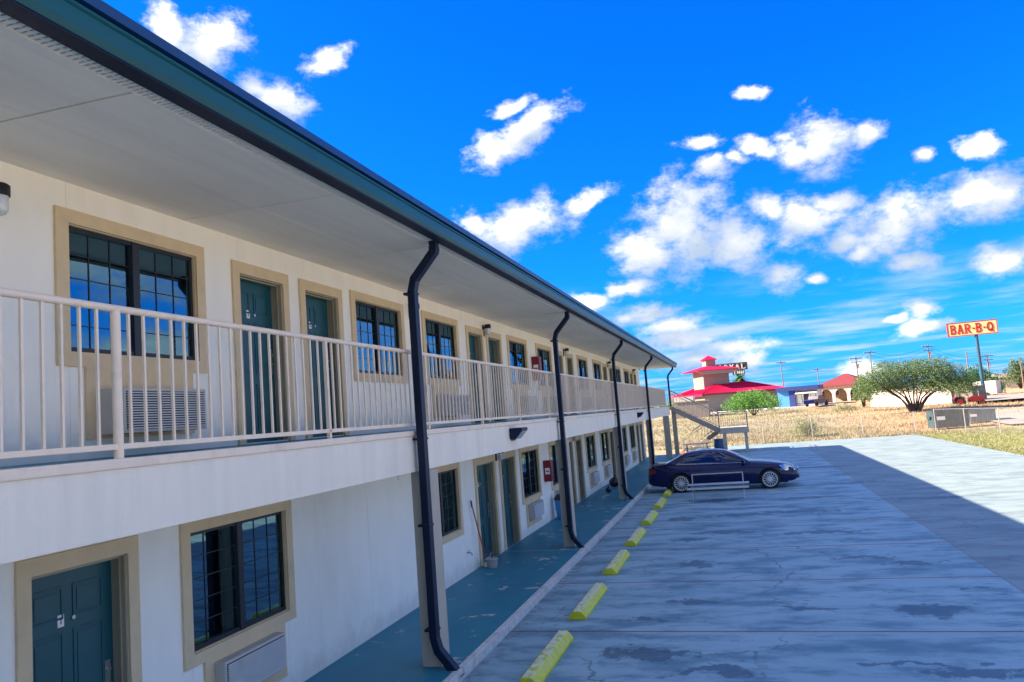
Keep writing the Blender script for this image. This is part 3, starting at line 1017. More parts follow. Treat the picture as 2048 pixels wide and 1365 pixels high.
def door(y0, y1, z0, z1, near, plate, hinge=-1):
    xd = -.15
    sl_ = MB().box((xd - .04, y0 + .02, z0 + .015), (xd, y1 - .02, z1 - .02))
    dr = sl_.build('door', M['door'], motel)
    W = y1 - y0
    H = z1 - z0
    pm = MB()
    cols_ = [(y0 + W * .13, y0 + W * .45), (y0 + W * .55, y0 + W * .87)]
    for a, b_ in cols_:
        for (c0, c1) in ((.08, .36), (.42, .74), (.79, .92)):
            za, zb = z0 + H * c0, z0 + H * c1
            if near:
                q = MB()
                q.box((xd, a, za), (xd + .008, b_, za + .018))
                q.box((xd, a, zb - .018), (xd + .008, b_, zb))
                q.box((xd, a, za + .018), (xd + .008, a + .018, zb - .018))
                q.box((xd, b_ - .018, za + .018), (xd + .008, b_, zb - .018))
                q.box((xd, a + .045, za + .045), (xd + .006, b_ - .045, zb - .045))
                q.build('door_panel', M['door'], dr, bevel=.002)
    mb = MB()
    mb.tube([(xd, y1 - .09, z0 + .98), (xd + .045, y1 - .09, z0 + .98), (xd + .055, y1 - .1, z0 + .98), (xd + .055, y1 - .21, z0 + .98)], .012, 8)
    mb.tube([(xd, y1 - .09, z0 + 1.10), (xd + .02, y1 - .09, z0 + 1.10)], .026, 10)
    mb.build('handle', M['steel'], dr)
    MB().box((xd, y1 - .12, z0 + .85), (xd + .006, y1 - .06, z0 + 1.18)).build('lock_plate', M['steel'], dr)
    if plate:
        yp = (y0 + y1) / 2 - .075
        zp = z0 + H * .785
        MB().box((xd + .0, yp - .032, zp - .05), (xd + .006, yp + .032, zp + .05)).build('number_plate', M['white'], dr)
        nb = MB()
        for zc in (zp - .014, zp + .014):
            nb.tube([(xd + .0075, yp + .008 * math.cos(t_), zc + .011 * math.sin(t_)) for t_ in [2 * PI * k / 10 for k in range(11)]], .0022, 5)
        nb.build('number', M['plate_ink'], dr)
        kb = MB()
        kb.tube([(xd, yp + .13, zp + .0), (xd + .012, yp + .13, zp + .0)], .018, 10)
        kb.build('peephole', M['steel'], dr)
    fb_ = MB()     # jambs and head inside the opening
    fb_.box((-.2, y0, z0), (-.002, y0 + .018, z1))
    fb_.box((-.2, y1 - .018, z0), (-.002, y1, z1))
    fb_.box((-.2, y0, z1 - .018), (-.002, y1, z1))
    fb_.box((-.06, y1 - .035, z0), (-.045, y1 - .018, z1 - .02))
    fb_.box((-.06, y0 + .018, z1 - .035), (-.045, y1 - .018, z1 - .018))
    fb_.build('door_frame', M['jamb'], dr)
    tw, tp = .13, .028
    tb = MB()
    tb.box((.0015, y0 - tw, z1), (tp, y1 + tw, z1 + .14))
    tb.box((.0015, y0 - tw, z0 + .003), (tp, y0, z1))
    tb.box((.0015, y1, z0 + .003), (tp, y1 + tw, z1))
    tb.build('trim', M['trim'], dr)
    MB().box((-.2, y0 + .018, z0 + .001), (.01, y1 - .018, z0 + .016)).build('threshold', M['steel'], dr)
    return dr


def trimgap(ops):
    pass


AC_UP = ['dirty grey air conditioner on the upper walkway nearest the camera, behind the first railing post',
         'grey air conditioner on the upper walkway just past the nearest downspout',
         'upper air conditioner under the window left of the upper red cabinet',
         'upper air conditioner under the window right of the upper red cabinet']
AC_LO = ['large pale air conditioner cut off by the bottom edge, beside the nearest lower door',
         'lower air conditioner under the window left of the lower red cabinet',
         'lower air conditioner beside the light blue trash can',
         'lower air conditioner just beyond the second downspout, above a small dark bag',
         'lower air conditioner with the round black bag at its foot']
ia = il = 0
for k, a, b_, ac in UP:
    near = a < 13 and a > 3
    if k == 'w':
        window(a, b_, *UW, ac, near, 1 if 10 < a < 13 else 0)
        if ac and a > 3:
            lab = AC_UP[ia] if ia < len(AC_UP) else ['distant upper air conditioner beyond the second downspout, left one', 'distant upper air conditioner beyond the second downspout, right one',
                                                   'distant upper air conditioner beyond the third downspout', 'farthest upper air conditioner but one', 'farthest air conditioner on the upper walkway'][min(ia - 4, 4)]
            ia += 1
            ac_unit((a + b_) / 2 - .02 + (a > 13) * .05, 3.32, lab, near or a < 16)
    else:
        door(a, b_, *UD, a < 20 and a > 3, True)
for k, a, b_, ac in LO:
    near = 3 < a < 20
    if k == 'w':
        window(a, b_, *LW, ac, 5 < a < 15, 0)
        if ac and a > 3:
            lab = AC_LO[il] if il < len(AC_LO) else ['distant lower air conditioner beyond the third downspout', 'farthest lower air conditioner near the end of the block'][min(il - 5, 1)]
            il += 1
            ac_unit((a + b_) / 2 - .02, .50, lab, near, .13)
    else:
        door(a, b_, *LD, near and a > 4, True)

# ---- railing: part of the motel, with posts and balusters as sub-parts
railing = MB().tube([(1.405, -6, 4.165), (1.405, 48.2, 4.165)], .027, 10).build('railing', M['rail'], motel)
MB().box((1.385, -6, 3.185), (1.425, 48.2, 3.225)).build('bottom_rail', M['rail'], railing, bevel=.006)
pm = MB().tube([(0, 0, 0), (0, 0, 1.03)], .034, 12).mesh('post', M['rail'])
pm2 = MB().box((-.02, -.02, 0), (.02, .02, 1.03)).mesh('post_square', M['rail'], .004)
posts = [-1.4, 1.5, 4.43, 7.32, 10.05, 12.43, 14.8, 17.3, 18.45, 20.9, 23.4, 25.9, 27.4, 29.9, 32.4, 34.9, 37.3, 39.8, 42.3, 44.8, 48.1]
for i, y in enumerate(posts):
    link('post', pm if 1 < y < 5 else pm2, railing, (1.405, y, 3.124))
bmh = MB().box((-.009, -.009, 0), (.009, .009, .93)).mesh('baluster', M['rail'])
y = 3.1
cnt = 0
restb = MB()
while y < 48.1:
    if all(abs(y - p) > .05 for p in posts):
        if cnt < 299:
            link('baluster', bmh, railing, (1.405, y, 3.222))
            cnt += 1
        else:
            restb.box((1.396, y - .009, 3.222), (1.414, y + .009, 4.15))
    y += .145
y = 2.95
while y > -6:
    restb.box((1.396, y - .009, 3.222), (1.414, y + .009, 4.15))
    y -= .145
tag(restb.build('balusters', M['rail'], railing), kind='stuff')
# end rail across the walkway end
mb = MB()
mb.bar((.1, 50.0, 4.165), (1.4, 50.0, 4.165), .04)
mb.build('end_rail', M['rail'], railing)

# ------------------------------------------------------------------ fittings on the walls


def lantern(y, z, label, up):
    r = empty('wall_lantern', (0, y, z), label=label, cat='wall lamp', group='upper wall lamps' if up else 'lower wall lamps')
    mb = MB().box((0, -.055, -.14), (.022, .055, .12))
    mb.box((.02, -.02, .04), (.12, .02, .075))
    mb.tube([(.12, 0, .03), (.12, 0, .115), (.12, 0, .13)], [.075, .075, .055], 14)
    mb.build('bracket', M['black'], r)
    MB().tube([(.12, 0, .03), (.12, 0, -.08), (.12, 0, -.115), (.12, 0, -.13)], [.062, .062, .045, .01], 14).build('glass_shade', M['lens'], r)
    return r


lantern(4.66, 5.20, 'black wall lamp with glass jar at the left edge of the photo, upper wall', True)
lantern(12.95, 5.25, 'small curved wall lamp half hidden behind the nearest downspout, upper wall', True)
lantern(17.22, 5.27, 'black wall lamp between the second pair of upper doors', True)
lantern(26.08, 5.28, 'upper wall lamp beside the door just past the second downspout', True)
lantern(35.5, 5.28, 'upper wall lamp left of the third downspout, between two dark doors', True)
lantern(44.6, 5.28, 'farthest wall lamp on the upper wall', True)
lantern(17.50, 2.36, 'black wall lamp between the pair of lower doors right of the mop', False)
lantern(26.48, 2.36, 'lower wall lamp just right of the second downspout', False)
lantern(35.75, 2.36, 'lower wall lamp left of the third downspout', False)


def cabinet(y, z, h, label):
    r = empty('extinguisher_cabinet', (0, y, z), label=label, cat='cabinet', group='red extinguisher cabinets')
    MB().box((0.001, 0, 0), (.22, .30, h)).build('case', M['red'], r, bevel=.01)
    MB().box((.2215, .04, .05), (.227, .26, h - .05)).build('door_pane', M['red'], r, bevel=.002)
    MB().box((.05, -.004, h * .35), (.19, -.0005, h * .65)).build('sign', M['white'], r)
    MB().box((.065, -.0055, h * .47), (.175, -.0042, h * .52)).build('sign_print', M['red'], r)
    return r


cabinet(21.55, 4.20, .68, 'dark red extinguisher cabinet on the upper wall behind the railing')
cabinet(21.95, 1.29, .60, 'dark red extinguisher cabinet on the lower wall between two windows')


def wallpack(y, label):
    r = empty('flood_light', (1.4585, y, 2.80), label=label, cat='flood light', group='flood lights on the beam')
    MB().prism([(0, 0), (.10, 0), (.24, .15), (.24, .20), (0, .20)], -.21, .21).build('housing', M['down'], r, bevel=.006)
    MB().add([(.108, -.18, -.001), (.108, .18, -.001), (.243, .18, .142), (.243, -.18, .142)], [(0, 1, 2, 3)]).build('lens', M['lens'], r)
    MB().box((-.002, -.12, -.03), (.02, .12, 0)).build('bracket', M['black'], r)


wallpack(14.0, 'dark box flood light on the beam right of the nearest downspout')
wallpack(33.3, 'distant dark flood light on the beam near the staircase end')

# mop, bucket, hose bib, junction cap
r = empty('mop', (0, 0, 0), label='thin red-handled mop leaning against the lower wall beside the door', cat='mop')
MB().tube([(.05, 15.42, 1.50), (.16, 15.82, .22)], .014, 8).build('handle', M['mop'], r)
MB().tube([(.05, 15.40, 1.56), (.056, 15.43, 1.42)], .018, 8).build('grip', M['black'], r)
q = MB()
for k in range(14):
    a = k * .449
    q.tube([(.16, 15.82, .24), (.16 + .05 * math.cos(a), 15.82 + .06 * math.sin(a), .19), (.16 + .06 * math.cos(a), 15.82 + .07 * math.sin(a), .14)], .012, 5)
q.build('mop_head', M['white'], r)
r = empty('bucket', (.30, 15.75, .1335), label='small dark metal bucket on the walkway at the foot of the mop', cat='bucket')
q = MB()
q.tube([(0, 0, 0), (0, 0, .18)], [.10, .13], 16)
q.build('body', M['stair_dark'], r)
MB().tube([(.135 * math.cos(t_), .135 * math.sin(t_), .18) for t_ in [2 * PI * k / 16 for k in range(17)]], .008, 6).build('rim', M['steel'], r)
MB().tube([(0, .13 * math.cos(t_), .18 + .12 * math.sin(t_)) for t_ in [PI * k / 10 for k in range(11)]], .005, 5).build('handle', M['steel'], r)
r = empty('hose_tap', (0, 15.10, .56), label='small wall tap low on the white wall beneath the grey-trimmed window', cat='tap')
MB().tube([(0, 0, 0), (.07, 0, 0), (.10, .01, -.02), (.10, .02, -.06)], .014, 8).build('spout', M['galv'], r)
MB().tube([(.05, 0, .015), (.05, 0, .05)], .008, 6).tube([(.05, -.03, .052), (.05, .03, .052)], .009, 6).build('tap_handle', M['steel'], r)
r = MB().tube([(0, 0, 0), (.018, 0, 0), (.022, 0, 0)], [.06, .06, .05], 18).build('junction_cap', M['stucco'], None, (.0015, 12.05, 2.36))
tag(r, 'round white cap on the lower wall just left of the nearest column', 'cap')

# trash can beside the column, bags on the walkway
r = empty('trash_can', (.30, 22.68, .1335), label='light blue trash can with a black lid half hidden behind the second column', cat='trash can')
MB().tube([(0, 0, 0), (0, 0, .05), (0, 0, .56)], [.15, .17, .21], 18).build('body', M['bluewall'], r)
q = MB().tube([(0, 0, .56), (0, 0, .62), (0, 0, .70), (0, 0, .735)], [.23, .225, .16, .04], 18)
q.build('lid', M['black'], r)


def bag(x, y, s, label, seed):
    rnd = random.Random(seed)
    q = MB()
    c0 = len(q.v)
    sphere(q, (0, 0, s * .48), s * .5, 14, 9, (1, 1, .95))
    q.v = [(v[0] * (1 + .12 * math.sin(v[2] * 30 + v[1] * 25)), v[1] * (1 + .12 * math.cos(v[2] * 26 + v[0] * 22)), max(0, v[2])) for v in q.v]
    r_ = q.build('trash_bag', M['magenta_bag'], None, (x, y, .1335))
    MB().tube([(0, 0, s * .93), (.01, 0, s * 1.02), (.03, .02, s * 1.1)], [s * .08, s * .05, s * .12], 8).build('knot', M['magenta_bag'], r_)
    tag(r_, label, 'bag', 'bags on the lower walkway')


bag(.55, 31.2, .42, 'round black trash bag on the walkway left of the third column', 3)
bag(.60, 29.3, .22, 'small dark bag on the walkway below an air conditioner', 5)

# ------------------------------------------------------------------ wheel stops
STOPS = [(9.15, 'front half of a worn yellow wheel stop at the bottom edge of the photo'), (12.17, 'worn yellow wheel stop second from the bottom of the photo'),
         (15.42, 'worn yellow wheel stop third from the bottom, between two red joints'), (18.52, 'worn yellow wheel stop level with the second column'),
         (21.72, 'yellow wheel stop fifth from the bottom of the row'), (25.0, 'yellow wheel stop just in front of the car'), (28.15, 'yellow wheel stop half under the rear of the car')]
prof = [(-.145, 0), (-.145, .035), (-.06, .13), (.06, .13), (.145, .035), (.145, 0)]
stop_me = MB().prism(prof, 0, 2.0).mesh('wheel_stop', M['stop'], .012)
pin = MB().tube([(0, 0, .128), (0, 0, .134)], .014, 8).mesh('anchor_pin', M['steel'])
rs = random.Random(4)
s0 = None
for y, lab in STOPS:
    if s0 is None:
        s0 = link('wheel_stop', stop_me)
        for yy in (.35, 1.65):
            link('anchor_pin', pin, s0, (0, yy, 0))
        s = s0
    else:
        s = copy_tree(s0)
    s.location = (2.80, y, .001)
    s.rotation_euler = (0, 0, rs.uniform(-.012, .012))
    tag(s, lab, 'wheel stop', 'yellow wheel stops along the curb')

# ------------------------------------------------------------------ the bench
bench = empty('metal_bench', (4.65, 26.9, 0), label='aluminium bench with two seat planks standing in front of the dark car', cat='bench')
for yy, zz_ in ((-.02, .50), (-.22, .42)):
    pass
MB().box((-1.00, -.26, .355), (.98, -.06, .413)).build('seat_plank', M['alu'], bench, bevel=.006)
MB().box((-.98, .0, .470), (1.00, .18, .525)).build('seat_plank', M['alu'], bench, bevel=.006)
q = MB()
q.bar((-.84, .30, .815), (.84, .30, .815), .035)
q.build('back_rail', M['galv'], bench)
q = MB()
q.bar((-.84, .28, .80), (.84, .20, .62), .012)
for s in (-1, 1):
    x = s * .82
    for (y0_, z0_, y1_, z1_) in ((-.24, .0, -.10, .375), (.26, 0, .12, .48), (.18, .44, .30, .83)):
        MB().bar((x, y0_, z0_), (x, y1_, z1_), .035).build('leg', M['galv'], bench)
    MB().bar((x, -.22, .355), (x, .22, .465), .03).build('cross_bar', M['galv'], bench)
    MB().bar((x, -.20, .16), (x, .21, .16), .025).build('cross_bar', M['galv'], bench)

# ------------------------------------------------------------------ the car (X forward; rear at 0)
CL, CW = 5.30, .92
car = empty('parked_car', (2.10, 29.25 + .93, 0.0), label='dark navy four-door sedan parked backed over a yellow wheel stop', cat='car')


def interp(tbl, s):
    for (a, va), (b_, vb) in zip(tbl[:-1], tbl[1:]):
        if s <= b_:
            t_ = (s - a) / (b_ - a)
            t_ = max(0, min(1, t_))
            return va + (vb - va) * t_
    return tbl[-1][1]


top_t = [(0, .70), (.04, .84), (.12, .97), (.3, 1.02), (.7, 1.035), (1.2, 1.02), (2.4, 1.0), (3.6, .985), (3.95, .955), (4.4, .90), (4.8, .83), (5.05, .755), (5.2, .66), (5.3, .52)]
bot_t = [(0, .36), (.1, .27), (.5, .22), (4.8, .20), (5.1, .23), (5.3, .32)]
wid_t = [(0, .70), (.06, .80), (.25, .88), (.8, .915), (2.5, .925), (4.2, .91), (4.7, .87), (5.0, .79), (5.18, .68), (5.3, .50)]
ss = [0, .03, .08, .16, .3, .5, .75, 1.0, 1.3, 1.7, 2.2, 2.7, 3.2, 3.6, 3.8, 4.0, 4.25, 4.5, 4.7, 4.87, 5.0, 5.1, 5.18, 5.25, 5.3]
rings = []
for s_ in ss:
    zt, zb, ww = interp(top_t, s_), interp(bot_t, s_), interp(wid_t, s_)
    h_ = zt - zb
    half = [(0, zb), (ww * .80, zb), (ww * .93, zb + .03), (ww * .985, zb + h_ * .18), (ww, zb + h_ * .45), (ww * .985, zb + h_ * .72), (ww * .94, zb + h_ * .90), (ww * .86, zt - .012), (ww * .6, zt + .018), (0, zt + .03)]
    ring_ = [(s_, -y, z) for y, z in half] + [(s_, y, z) for y, z in half[-2:0:-1]]
    rings.append(ring_)
nr = len(rings[0])
q = MB()
q.add([v for r_ in rings for v in r_], [(i * nr + k, i * nr + (k + 1) % nr, (i + 1) * nr + (k + 1) % nr, (i + 1) * nr + k) for i in range(len(rings) - 1) for k in range(nr)]
      + [tuple(range(nr))[::-1], tuple((len(rings) - 1) * nr + k for k in range(nr))], True)
body_me = q.mesh('body', M['carpaint'])
body = link('body', body_me, car)
# wheel arches cut out
WH = [(1.19, .335), (4.29, .335)]
cut = MB()
for cx_, rz_ in WH:
    for sgn in (-1, 1):
        cut.tube([(cx_, sgn * .55, rz_), (cx_, sgn * 1.1, rz_)], .405, 28)
cut_o = cut.build('cutter', M['dark'], car)
md = body.modifiers.new('cut', 'BOOLEAN')
md.object = cut_o
md.operation = 'DIFFERENCE'
md.solver = 'EXACT'
bpy.context.view_layer.update()
dg = bpy.context.evaluated_depsgraph_get()
nm = bpy.data.meshes.new_from_object(body.evaluated_get(dg))
body.modifiers.clear()
body.data = nm
if len(nm.materials) > 1:
    nm.materials.pop(index=1)
bpy.data.objects.remove(cut_o)
nm.set_sharp_from_angle(angle=math.radians(38))
# greenhouse
gh_top = [(.62, 1.03), (1.0, 1.20), (1.35, 1.36), (1.7, 1.425), (2.1, 1.455), (2.5, 1.45), (2.8, 1.41), (3.1, 1.30), (3.4, 1.14), (3.68, .98)]
ss2 = [.62, .8, 1.0, 1.2, 1.35, 1.5, 1.7, 1.9, 2.1, 2.3, 2.5, 2.65, 2.8, 2.95, 3.1, 3.25, 3.4, 3.55, 3.68]


def gh_ring(s_, o=0.0, z_from=None):
    zt = interp(gh_top, s_)
    zb = interp(top_t, s_) - .02
    k = (zt - zb) / .46
    wb = interp(wid_t, s_) * .885
    wt = wb - .24 * max(0, k)
    return wb, wt, zb, zt


q = MB()
rg = []
for s_ in ss2:
    wb, wt, zb, zt = gh_ring(s_)
    rg.append([(s_, -wb, zb), (s_, -(wt + .03), zt - .05 * min(1, (zt - zb) * 3)), (s_, -wt * .88, zt - .005), (s_, 0, zt + .012), (s_, wt * .88, zt - .005), (s_, wt + .03, zt - .05 * min(1, (zt - zb) * 3)), (s_, wb, zb)])
n7 = 7
q.add([v for r_ in rg for v in r_], [(i * n7 + k, i * n7 + k + 1, (i + 1) * n7 + k + 1, (i + 1) * n7 + k) for i in range(len(rg) - 1) for k in range(6)], True)
link('cabin_glass', q.mesh('cabin_glass', M['carglass']), car)
# roof skin and pillars in paint, a little proud of the glass


def skin(s_list, ks, name, offz=.006, offy=1.008):
    q_ = MB()
    R_ = []
    for s_ in s_list:
        wb, wt, zb, zt = gh_ring(s_)
        full = [(-wb, zb), (-(wt + .03), zt - .05 * min(1, (zt - zb) * 3)), (-wt * .88, zt - .005), (0, zt + .012), (wt * .88, zt - .005), (wt + .03, zt - .05 * min(1, (zt - zb) * 3)), (wb, zb)]
        R_.append([(s_, full[k][0] * offy, full[k][1] + offz) for k in ks])
    nk = len(ks)
    q_.add([v for r_ in R_ for v in r_], [(i * nk + k, i * nk + k + 1, (i + 1) * nk + k + 1, (i + 1) * nk + k) for i in range(len(R_) - 1) for k in range(nk - 1)], True)
    return q_.build(name, M['carpaint'], car)


skin([1.32, 1.5, 1.7, 1.9, 2.1, 2.3, 2.5, 2.65, 2.8, 2.86], [1, 2, 3, 4, 5], 'roof')
for sgn in (-1, 1):
    def side(s_, t_, o=.006):
        wb, wt, zb, zt = gh_ring(s_)
        yb, zb_, yt, zt_ = wb, zb, wt + .03, zt - .05 * min(1, (zt - zb) * 3)
        return (s_, sgn * ((yb + (yt - yb) * t_) + o), zb_ + (zt_ - zb_) * t_ + .002)
    # front pillar, rear pillar, centre pillar
    q = MB()
    L_ = [2.80, 2.95, 3.1, 3.25, 3.4, 3.55, 3.68]
    v_ = []
    for s_ in L_:
        v_ += [side(s_, 1.0), side(s_, .80 if s_ < 3.5 else .4)]
    q.add(v_, [(2 * i, 2 * i + 1, 2 * i + 3, 2 * i + 2) for i in range(len(L_) - 1)])
    q.add([side(.62, 0), side(1.02, 0), side(1.28, .55), side(1.45, 1), side(1.32, 1), side(1.0, 1), side(.8, 1)], [(0, 1, 2, 3, 4, 5, 6)])
    q.build('pillar', M['carpaint'], car)
    q = MB()
    for a_, b2 in ((1.05, 2.3), (2.3, 3.50)):
        p0, p1 = side(a_, 0, .012), side(b2, 0, .012)
        q.bar(p0, p1, .014, .016)
    q.build('belt_trim', M['chrome'], car)
    # doors: shut lines
    for xs_ in (1.62, 2.42, 3.42):
        pts_ = []
        for zz_ in (.34, .5, .65, .8, .93, .98):
            zt, zb, ww = interp(top_t, xs_), interp(bot_t, xs_), interp(wid_t, xs_)
            f_ = (zz_ - zb) / (zt - zb)
            yy = interp([(0, .93), (.18, .985), (.45, 1.0), (.72, .985), (.90, .94), (1.0, .86)], f_) * ww
            pts_.append((xs_, sgn * (yy + .0005), zz_))
        MB().tube(pts_, .0045, 4).build('door_gap', M['black'], car)
    for xs_ in (1.78, 2.60):
        MB().tube([(xs_, sgn * .925, .80), (xs_ + .03, sgn * .955, .80), (xs_ + .17, sgn * .955, .80), (xs_ + .2, sgn * .925, .80)], .012, 8).build('door_handle', M['carpaint'], car)
    # lamps
    q = MB()
    q.add([(4.62, sgn * .845, .80), (4.80, sgn * .845, .62), (5.06, sgn * .745, .60), (5.185, sgn * .62, .60), (5.13, sgn * .60, .71), (4.95, sgn * .70, .79), (4.8, sgn * .79, .835)], [tuple(range(7))])
    q.v = [(v[0] + .012, v[1] + sgn * .028, v[2]) for v in q.v]
    q.build('headlight', M['headlight'], car)
    q = MB()
    q.add([(-.008, sgn * .50, .90), (-.008, sgn * .50, .70), (-.012, sgn * .715, .68), (.075, sgn * .835, .68), (.33, sgn * .905, .75), (.30, sgn * .895, .90), (.10, sgn * .80, .93), (.035, sgn * .70, .92)], [tuple(range(8))])
    q.build('tail_light', M['taillight'], car)
    q = MB()
    sphere(q, (3.42, sgn * 1.0, 1.03), .085, 10, 6, (.9, 1.1, .75))
    q.bar((3.42, sgn * .86, .99), (3.42, sgn * .95, 1.01), .05)
    q.build('wing_mirror', M['carpaint'], car)
    MB().tube([(4.66, sgn * .893, .66), (4.80, sgn * .868, .655)], .010, 6).build('side_marker', M['headlight'], car)
q = MB()
q.bar((5.31, -.36, .60), (5.31, .36, .60), .03, .09)
q.build('front_grille', M['chrome'], car)
MB().box((5.22, -.42, .30), (5.31, .42, .40)).build('air_intake', M['black'], car, bevel=.01)
MB().box((-.012, -.26, .62), (.002, .26, .74)).build('licence_plate', M['white'], car)
MB().box((.06, -.72, .34), (.02, .72, .42)).build('bumper_insert', M['black'], car)
# underside so no light passes under the arches
MB().box((.6, -.52, .16), (4.9, .52, .5)).build('underbody', M['black'], car)
whl = None
for cx_, rz_ in WH:
    for sgn in (-1, 1):
        wh = empty('wheel', (cx_, sgn * .80, rz_))
        wh.parent = car
        wh.rotation_euler = (0, 0, 0 if sgn < 0 else PI)
        # outer side faces -Y locally
        q = MB()
        pr_ = [(.262, -.075), (.275, -.105), (.315, -.112), (.335, -.085), (.335, .085), (.315, .112), (.262, .10), (.25, 0)]
        n_ = 32
        vs_ = [(r_ * math.cos(2 * PI * k / n_), y_, r_ * math.sin(2 * PI * k / n_)) for k in range(n_) for r_, y_ in pr_]
        m_ = len(pr_)
        q.add(vs_, [(k * m_ + j, k * m_ + (j + 1) % m_, ((k + 1) % n_) * m_ + (j + 1) % m_, ((k + 1) % n_) * m_ + j) for k in range(n_) for j in range(m_)], True)
        q.build('tyre', M['tyre'], wh)
        q = MB()
        pr_ = [(.225, -.085), (.262, -.100), (.262, .06), (.245, .06), (.235, -.06)]
        m_ = len(pr_)
        vs_ = [(r_ * math.cos(2 * PI * k / n_), y_, r_ * math.sin(2 * PI * k / n_)) for k in range(n_) for r_, y_ in pr_]
        q.add(vs_, [(k * m_ + j, k * m_ + (j + 1) % m_, ((k + 1) % n_) * m_ + (j + 1) % m_, ((k + 1) % n_) * m_ + j) for k in range(n_) for j in range(m_)], True)
        for k in range(15):
            a = 2 * PI * k / 15
            d_ = Vector((math.cos(a), 0, math.sin(a)))
            q.bar(d_ * .04 + Vector((0, -.085, 0)), d_ * .24 + Vector((0, -.078, 0)), .026, .02, up=Vector((0, 1, 0)))
        q.tube([(0, -.10, 0), (0, -.05, 0)], .055, 16)
        q.build('rim', M['rim'], wh)
        MB().tube([(0, -.02, 0), (0, .0, 0)], .235, 24).build('brake_disc', M['dark'], wh)

# ------------------------------------------------------------------ outdoor staircase at the far end
st = empty('outdoor_staircase', (4.3, 51.5, 0), label='steel switchback staircase at the far end of the motel', cat='staircase')
st.location = (0, 0, 0)
YN0, YN1, YF0, YF1 = 50.35, 51.55, 51.65, 52.85
XT, XM, XE = 1.55, 4.35, 6.05       # top landing edge, mid landing from XM to XE
ZM = 1.52


def rail_run(a, b_, n, name='handrail', h=1.0):
    o = MB().tube([(a[0], a[1], a[2] + h), (b_[0], b_[1], b_[2] + h)], .028, 8).build(name, M['stair_dark'], st)
    MB().bar((a[0], a[1], a[2] + .14), (b_[0], b_[1], b_[2] + .14), .03).build('lower_rail', M['stairs'], o)
    MB().bar((a[0], a[1], a[2] + h - .18), (b_[0], b_[1], b_[2] + h - .18), .025).build('upper_rail', M['stair_dark'], o)
    for i in range(1, n):
        t_ = i / n
        p = [a[k] + (b_[k] - a[k]) * t_ for k in range(3)]
        MB().bar((p[0], p[1], p[2] + .14), (p[0], p[1], p[2] + h - .18), .018).build('baluster', M['stairs'], o)
    for p in (a, b_):
        MB().bar((p[0], p[1], p[2] - .05), (p[0], p[1], p[2] + h), .05).build('post', M['stairs'], o)
    return o


for yy in (YN0, YN1):
    MB().add([(XT, yy, 3.12), (XM, yy, ZM + .02), (XM, yy, ZM - .30), (XT, yy, 2.80), (XT, yy + .05, 3.12), (XM, yy + .05, ZM + .02), (XM, yy + .05, ZM - .30), (XT, yy + .05, 2.80)],
             [(0, 1, 2, 3), (7, 6, 5, 4), (0, 4, 5, 1), (1, 5, 6, 2), (2, 6, 7, 3), (3, 7, 4, 0)]).build('stringer', M['stair_dark'], st)
for yy in (YF0, YF1):
    MB().add([(XM, yy, ZM), (2.0, yy, .05), (2.0, yy, .0), (2.35, yy, .0), (XM, yy, ZM - .30), (XM, yy + .05, ZM), (2.0, yy + .05, .05), (2.0, yy + .05, 0), (2.35, yy + .05, 0), (XM, yy + .05, ZM - .30)],
             [(0, 1, 2, 3, 4), (9, 8, 7, 6, 5), (0, 5, 6, 1), (1, 6, 7, 2), (2, 7, 8, 3), (3, 8, 9, 4), (4, 9, 5, 0)]).build('stringer', M['stairs'], st)
nst = 9
for i in range(nst):
    t_ = (i + .5) / nst
    x = XT + (XM - XT) * t_
    z = 3.12 + (ZM - 3.12) * (i + 1) / nst
    MB().box((x - .15, YN0 + .05, z - .03), (x + .15, YN1, z + .01)).build('tread', M['stairs'], st)
    x = XM - (XM - 2.0) * t_
    z = ZM * (nst - i - 1) / nst
    MB().box((x - .14, YF0 + .05, z + .03), (x + .14, YF1, z + .07)).build('tread', M['stairs'], st)
MB().box((XM, YN0, ZM - .06), (XE, YF1 + .05, ZM)).build('landing', M['stairs'], st)
q = MB()
q.box((XM, YN0 - .05, ZM - .34), (XE + .05, YN0 - .003, ZM - .01))
q.box((XM, YF1 + .053, ZM - .34), (XE + .05, YF1 + .1, ZM - .01))
q.box((XE + .003, YN0, ZM - .34), (XE + .05, YF1 + .05, ZM - .01))
q.build('landing_beam', M['stairs'], st)
for x, yy in ((XM + .25, YN0 + .1), (XE - .15, YN0 + .1), (XM + .25, YF1 - .1), (XE - .15, YF1 - .1)):
    MB().box((x - .09, yy - .09, 0), (x + .09, yy + .09, ZM - .06)).build('support_post', M['stairs'], st)
MB().box((.3, 50.05, 2.90), (XT, YF1, 3.10)).build('top_landing', M['stair_dark'], st)
rail_run((XT, YN0 + .02, 3.12), (XM, YN0 + .02, ZM), 16)
rail_run((XT, YN1 + .03, 3.12), (XM, YN1 + .03, ZM), 10)
rail_run((XM, YN0 + .02, ZM), (XE, YN0 + .02, ZM), 13)
rail_run((XE - .02, YN0 + .02, ZM), (XE - .02, YF1, ZM), 12)
rail_run((XM, YF0 + .02, ZM), (2.0, YF0 + .02, .05), 12)
rail_run((XM, YF1 + .02, ZM), (2.0, YF1 + .02, .05), 12)
rail_run((XT, YF1 - .05, 3.12), (.3, YF1 - .05, 3.12), 8)
for x in (1.05, 1.62):
    MB().box((x - .13, 50.6, 0), (x + .13, 50.86, 2.9)).build('support_post', M['column'] if x < 1.3 else M['stair_dark'], st)

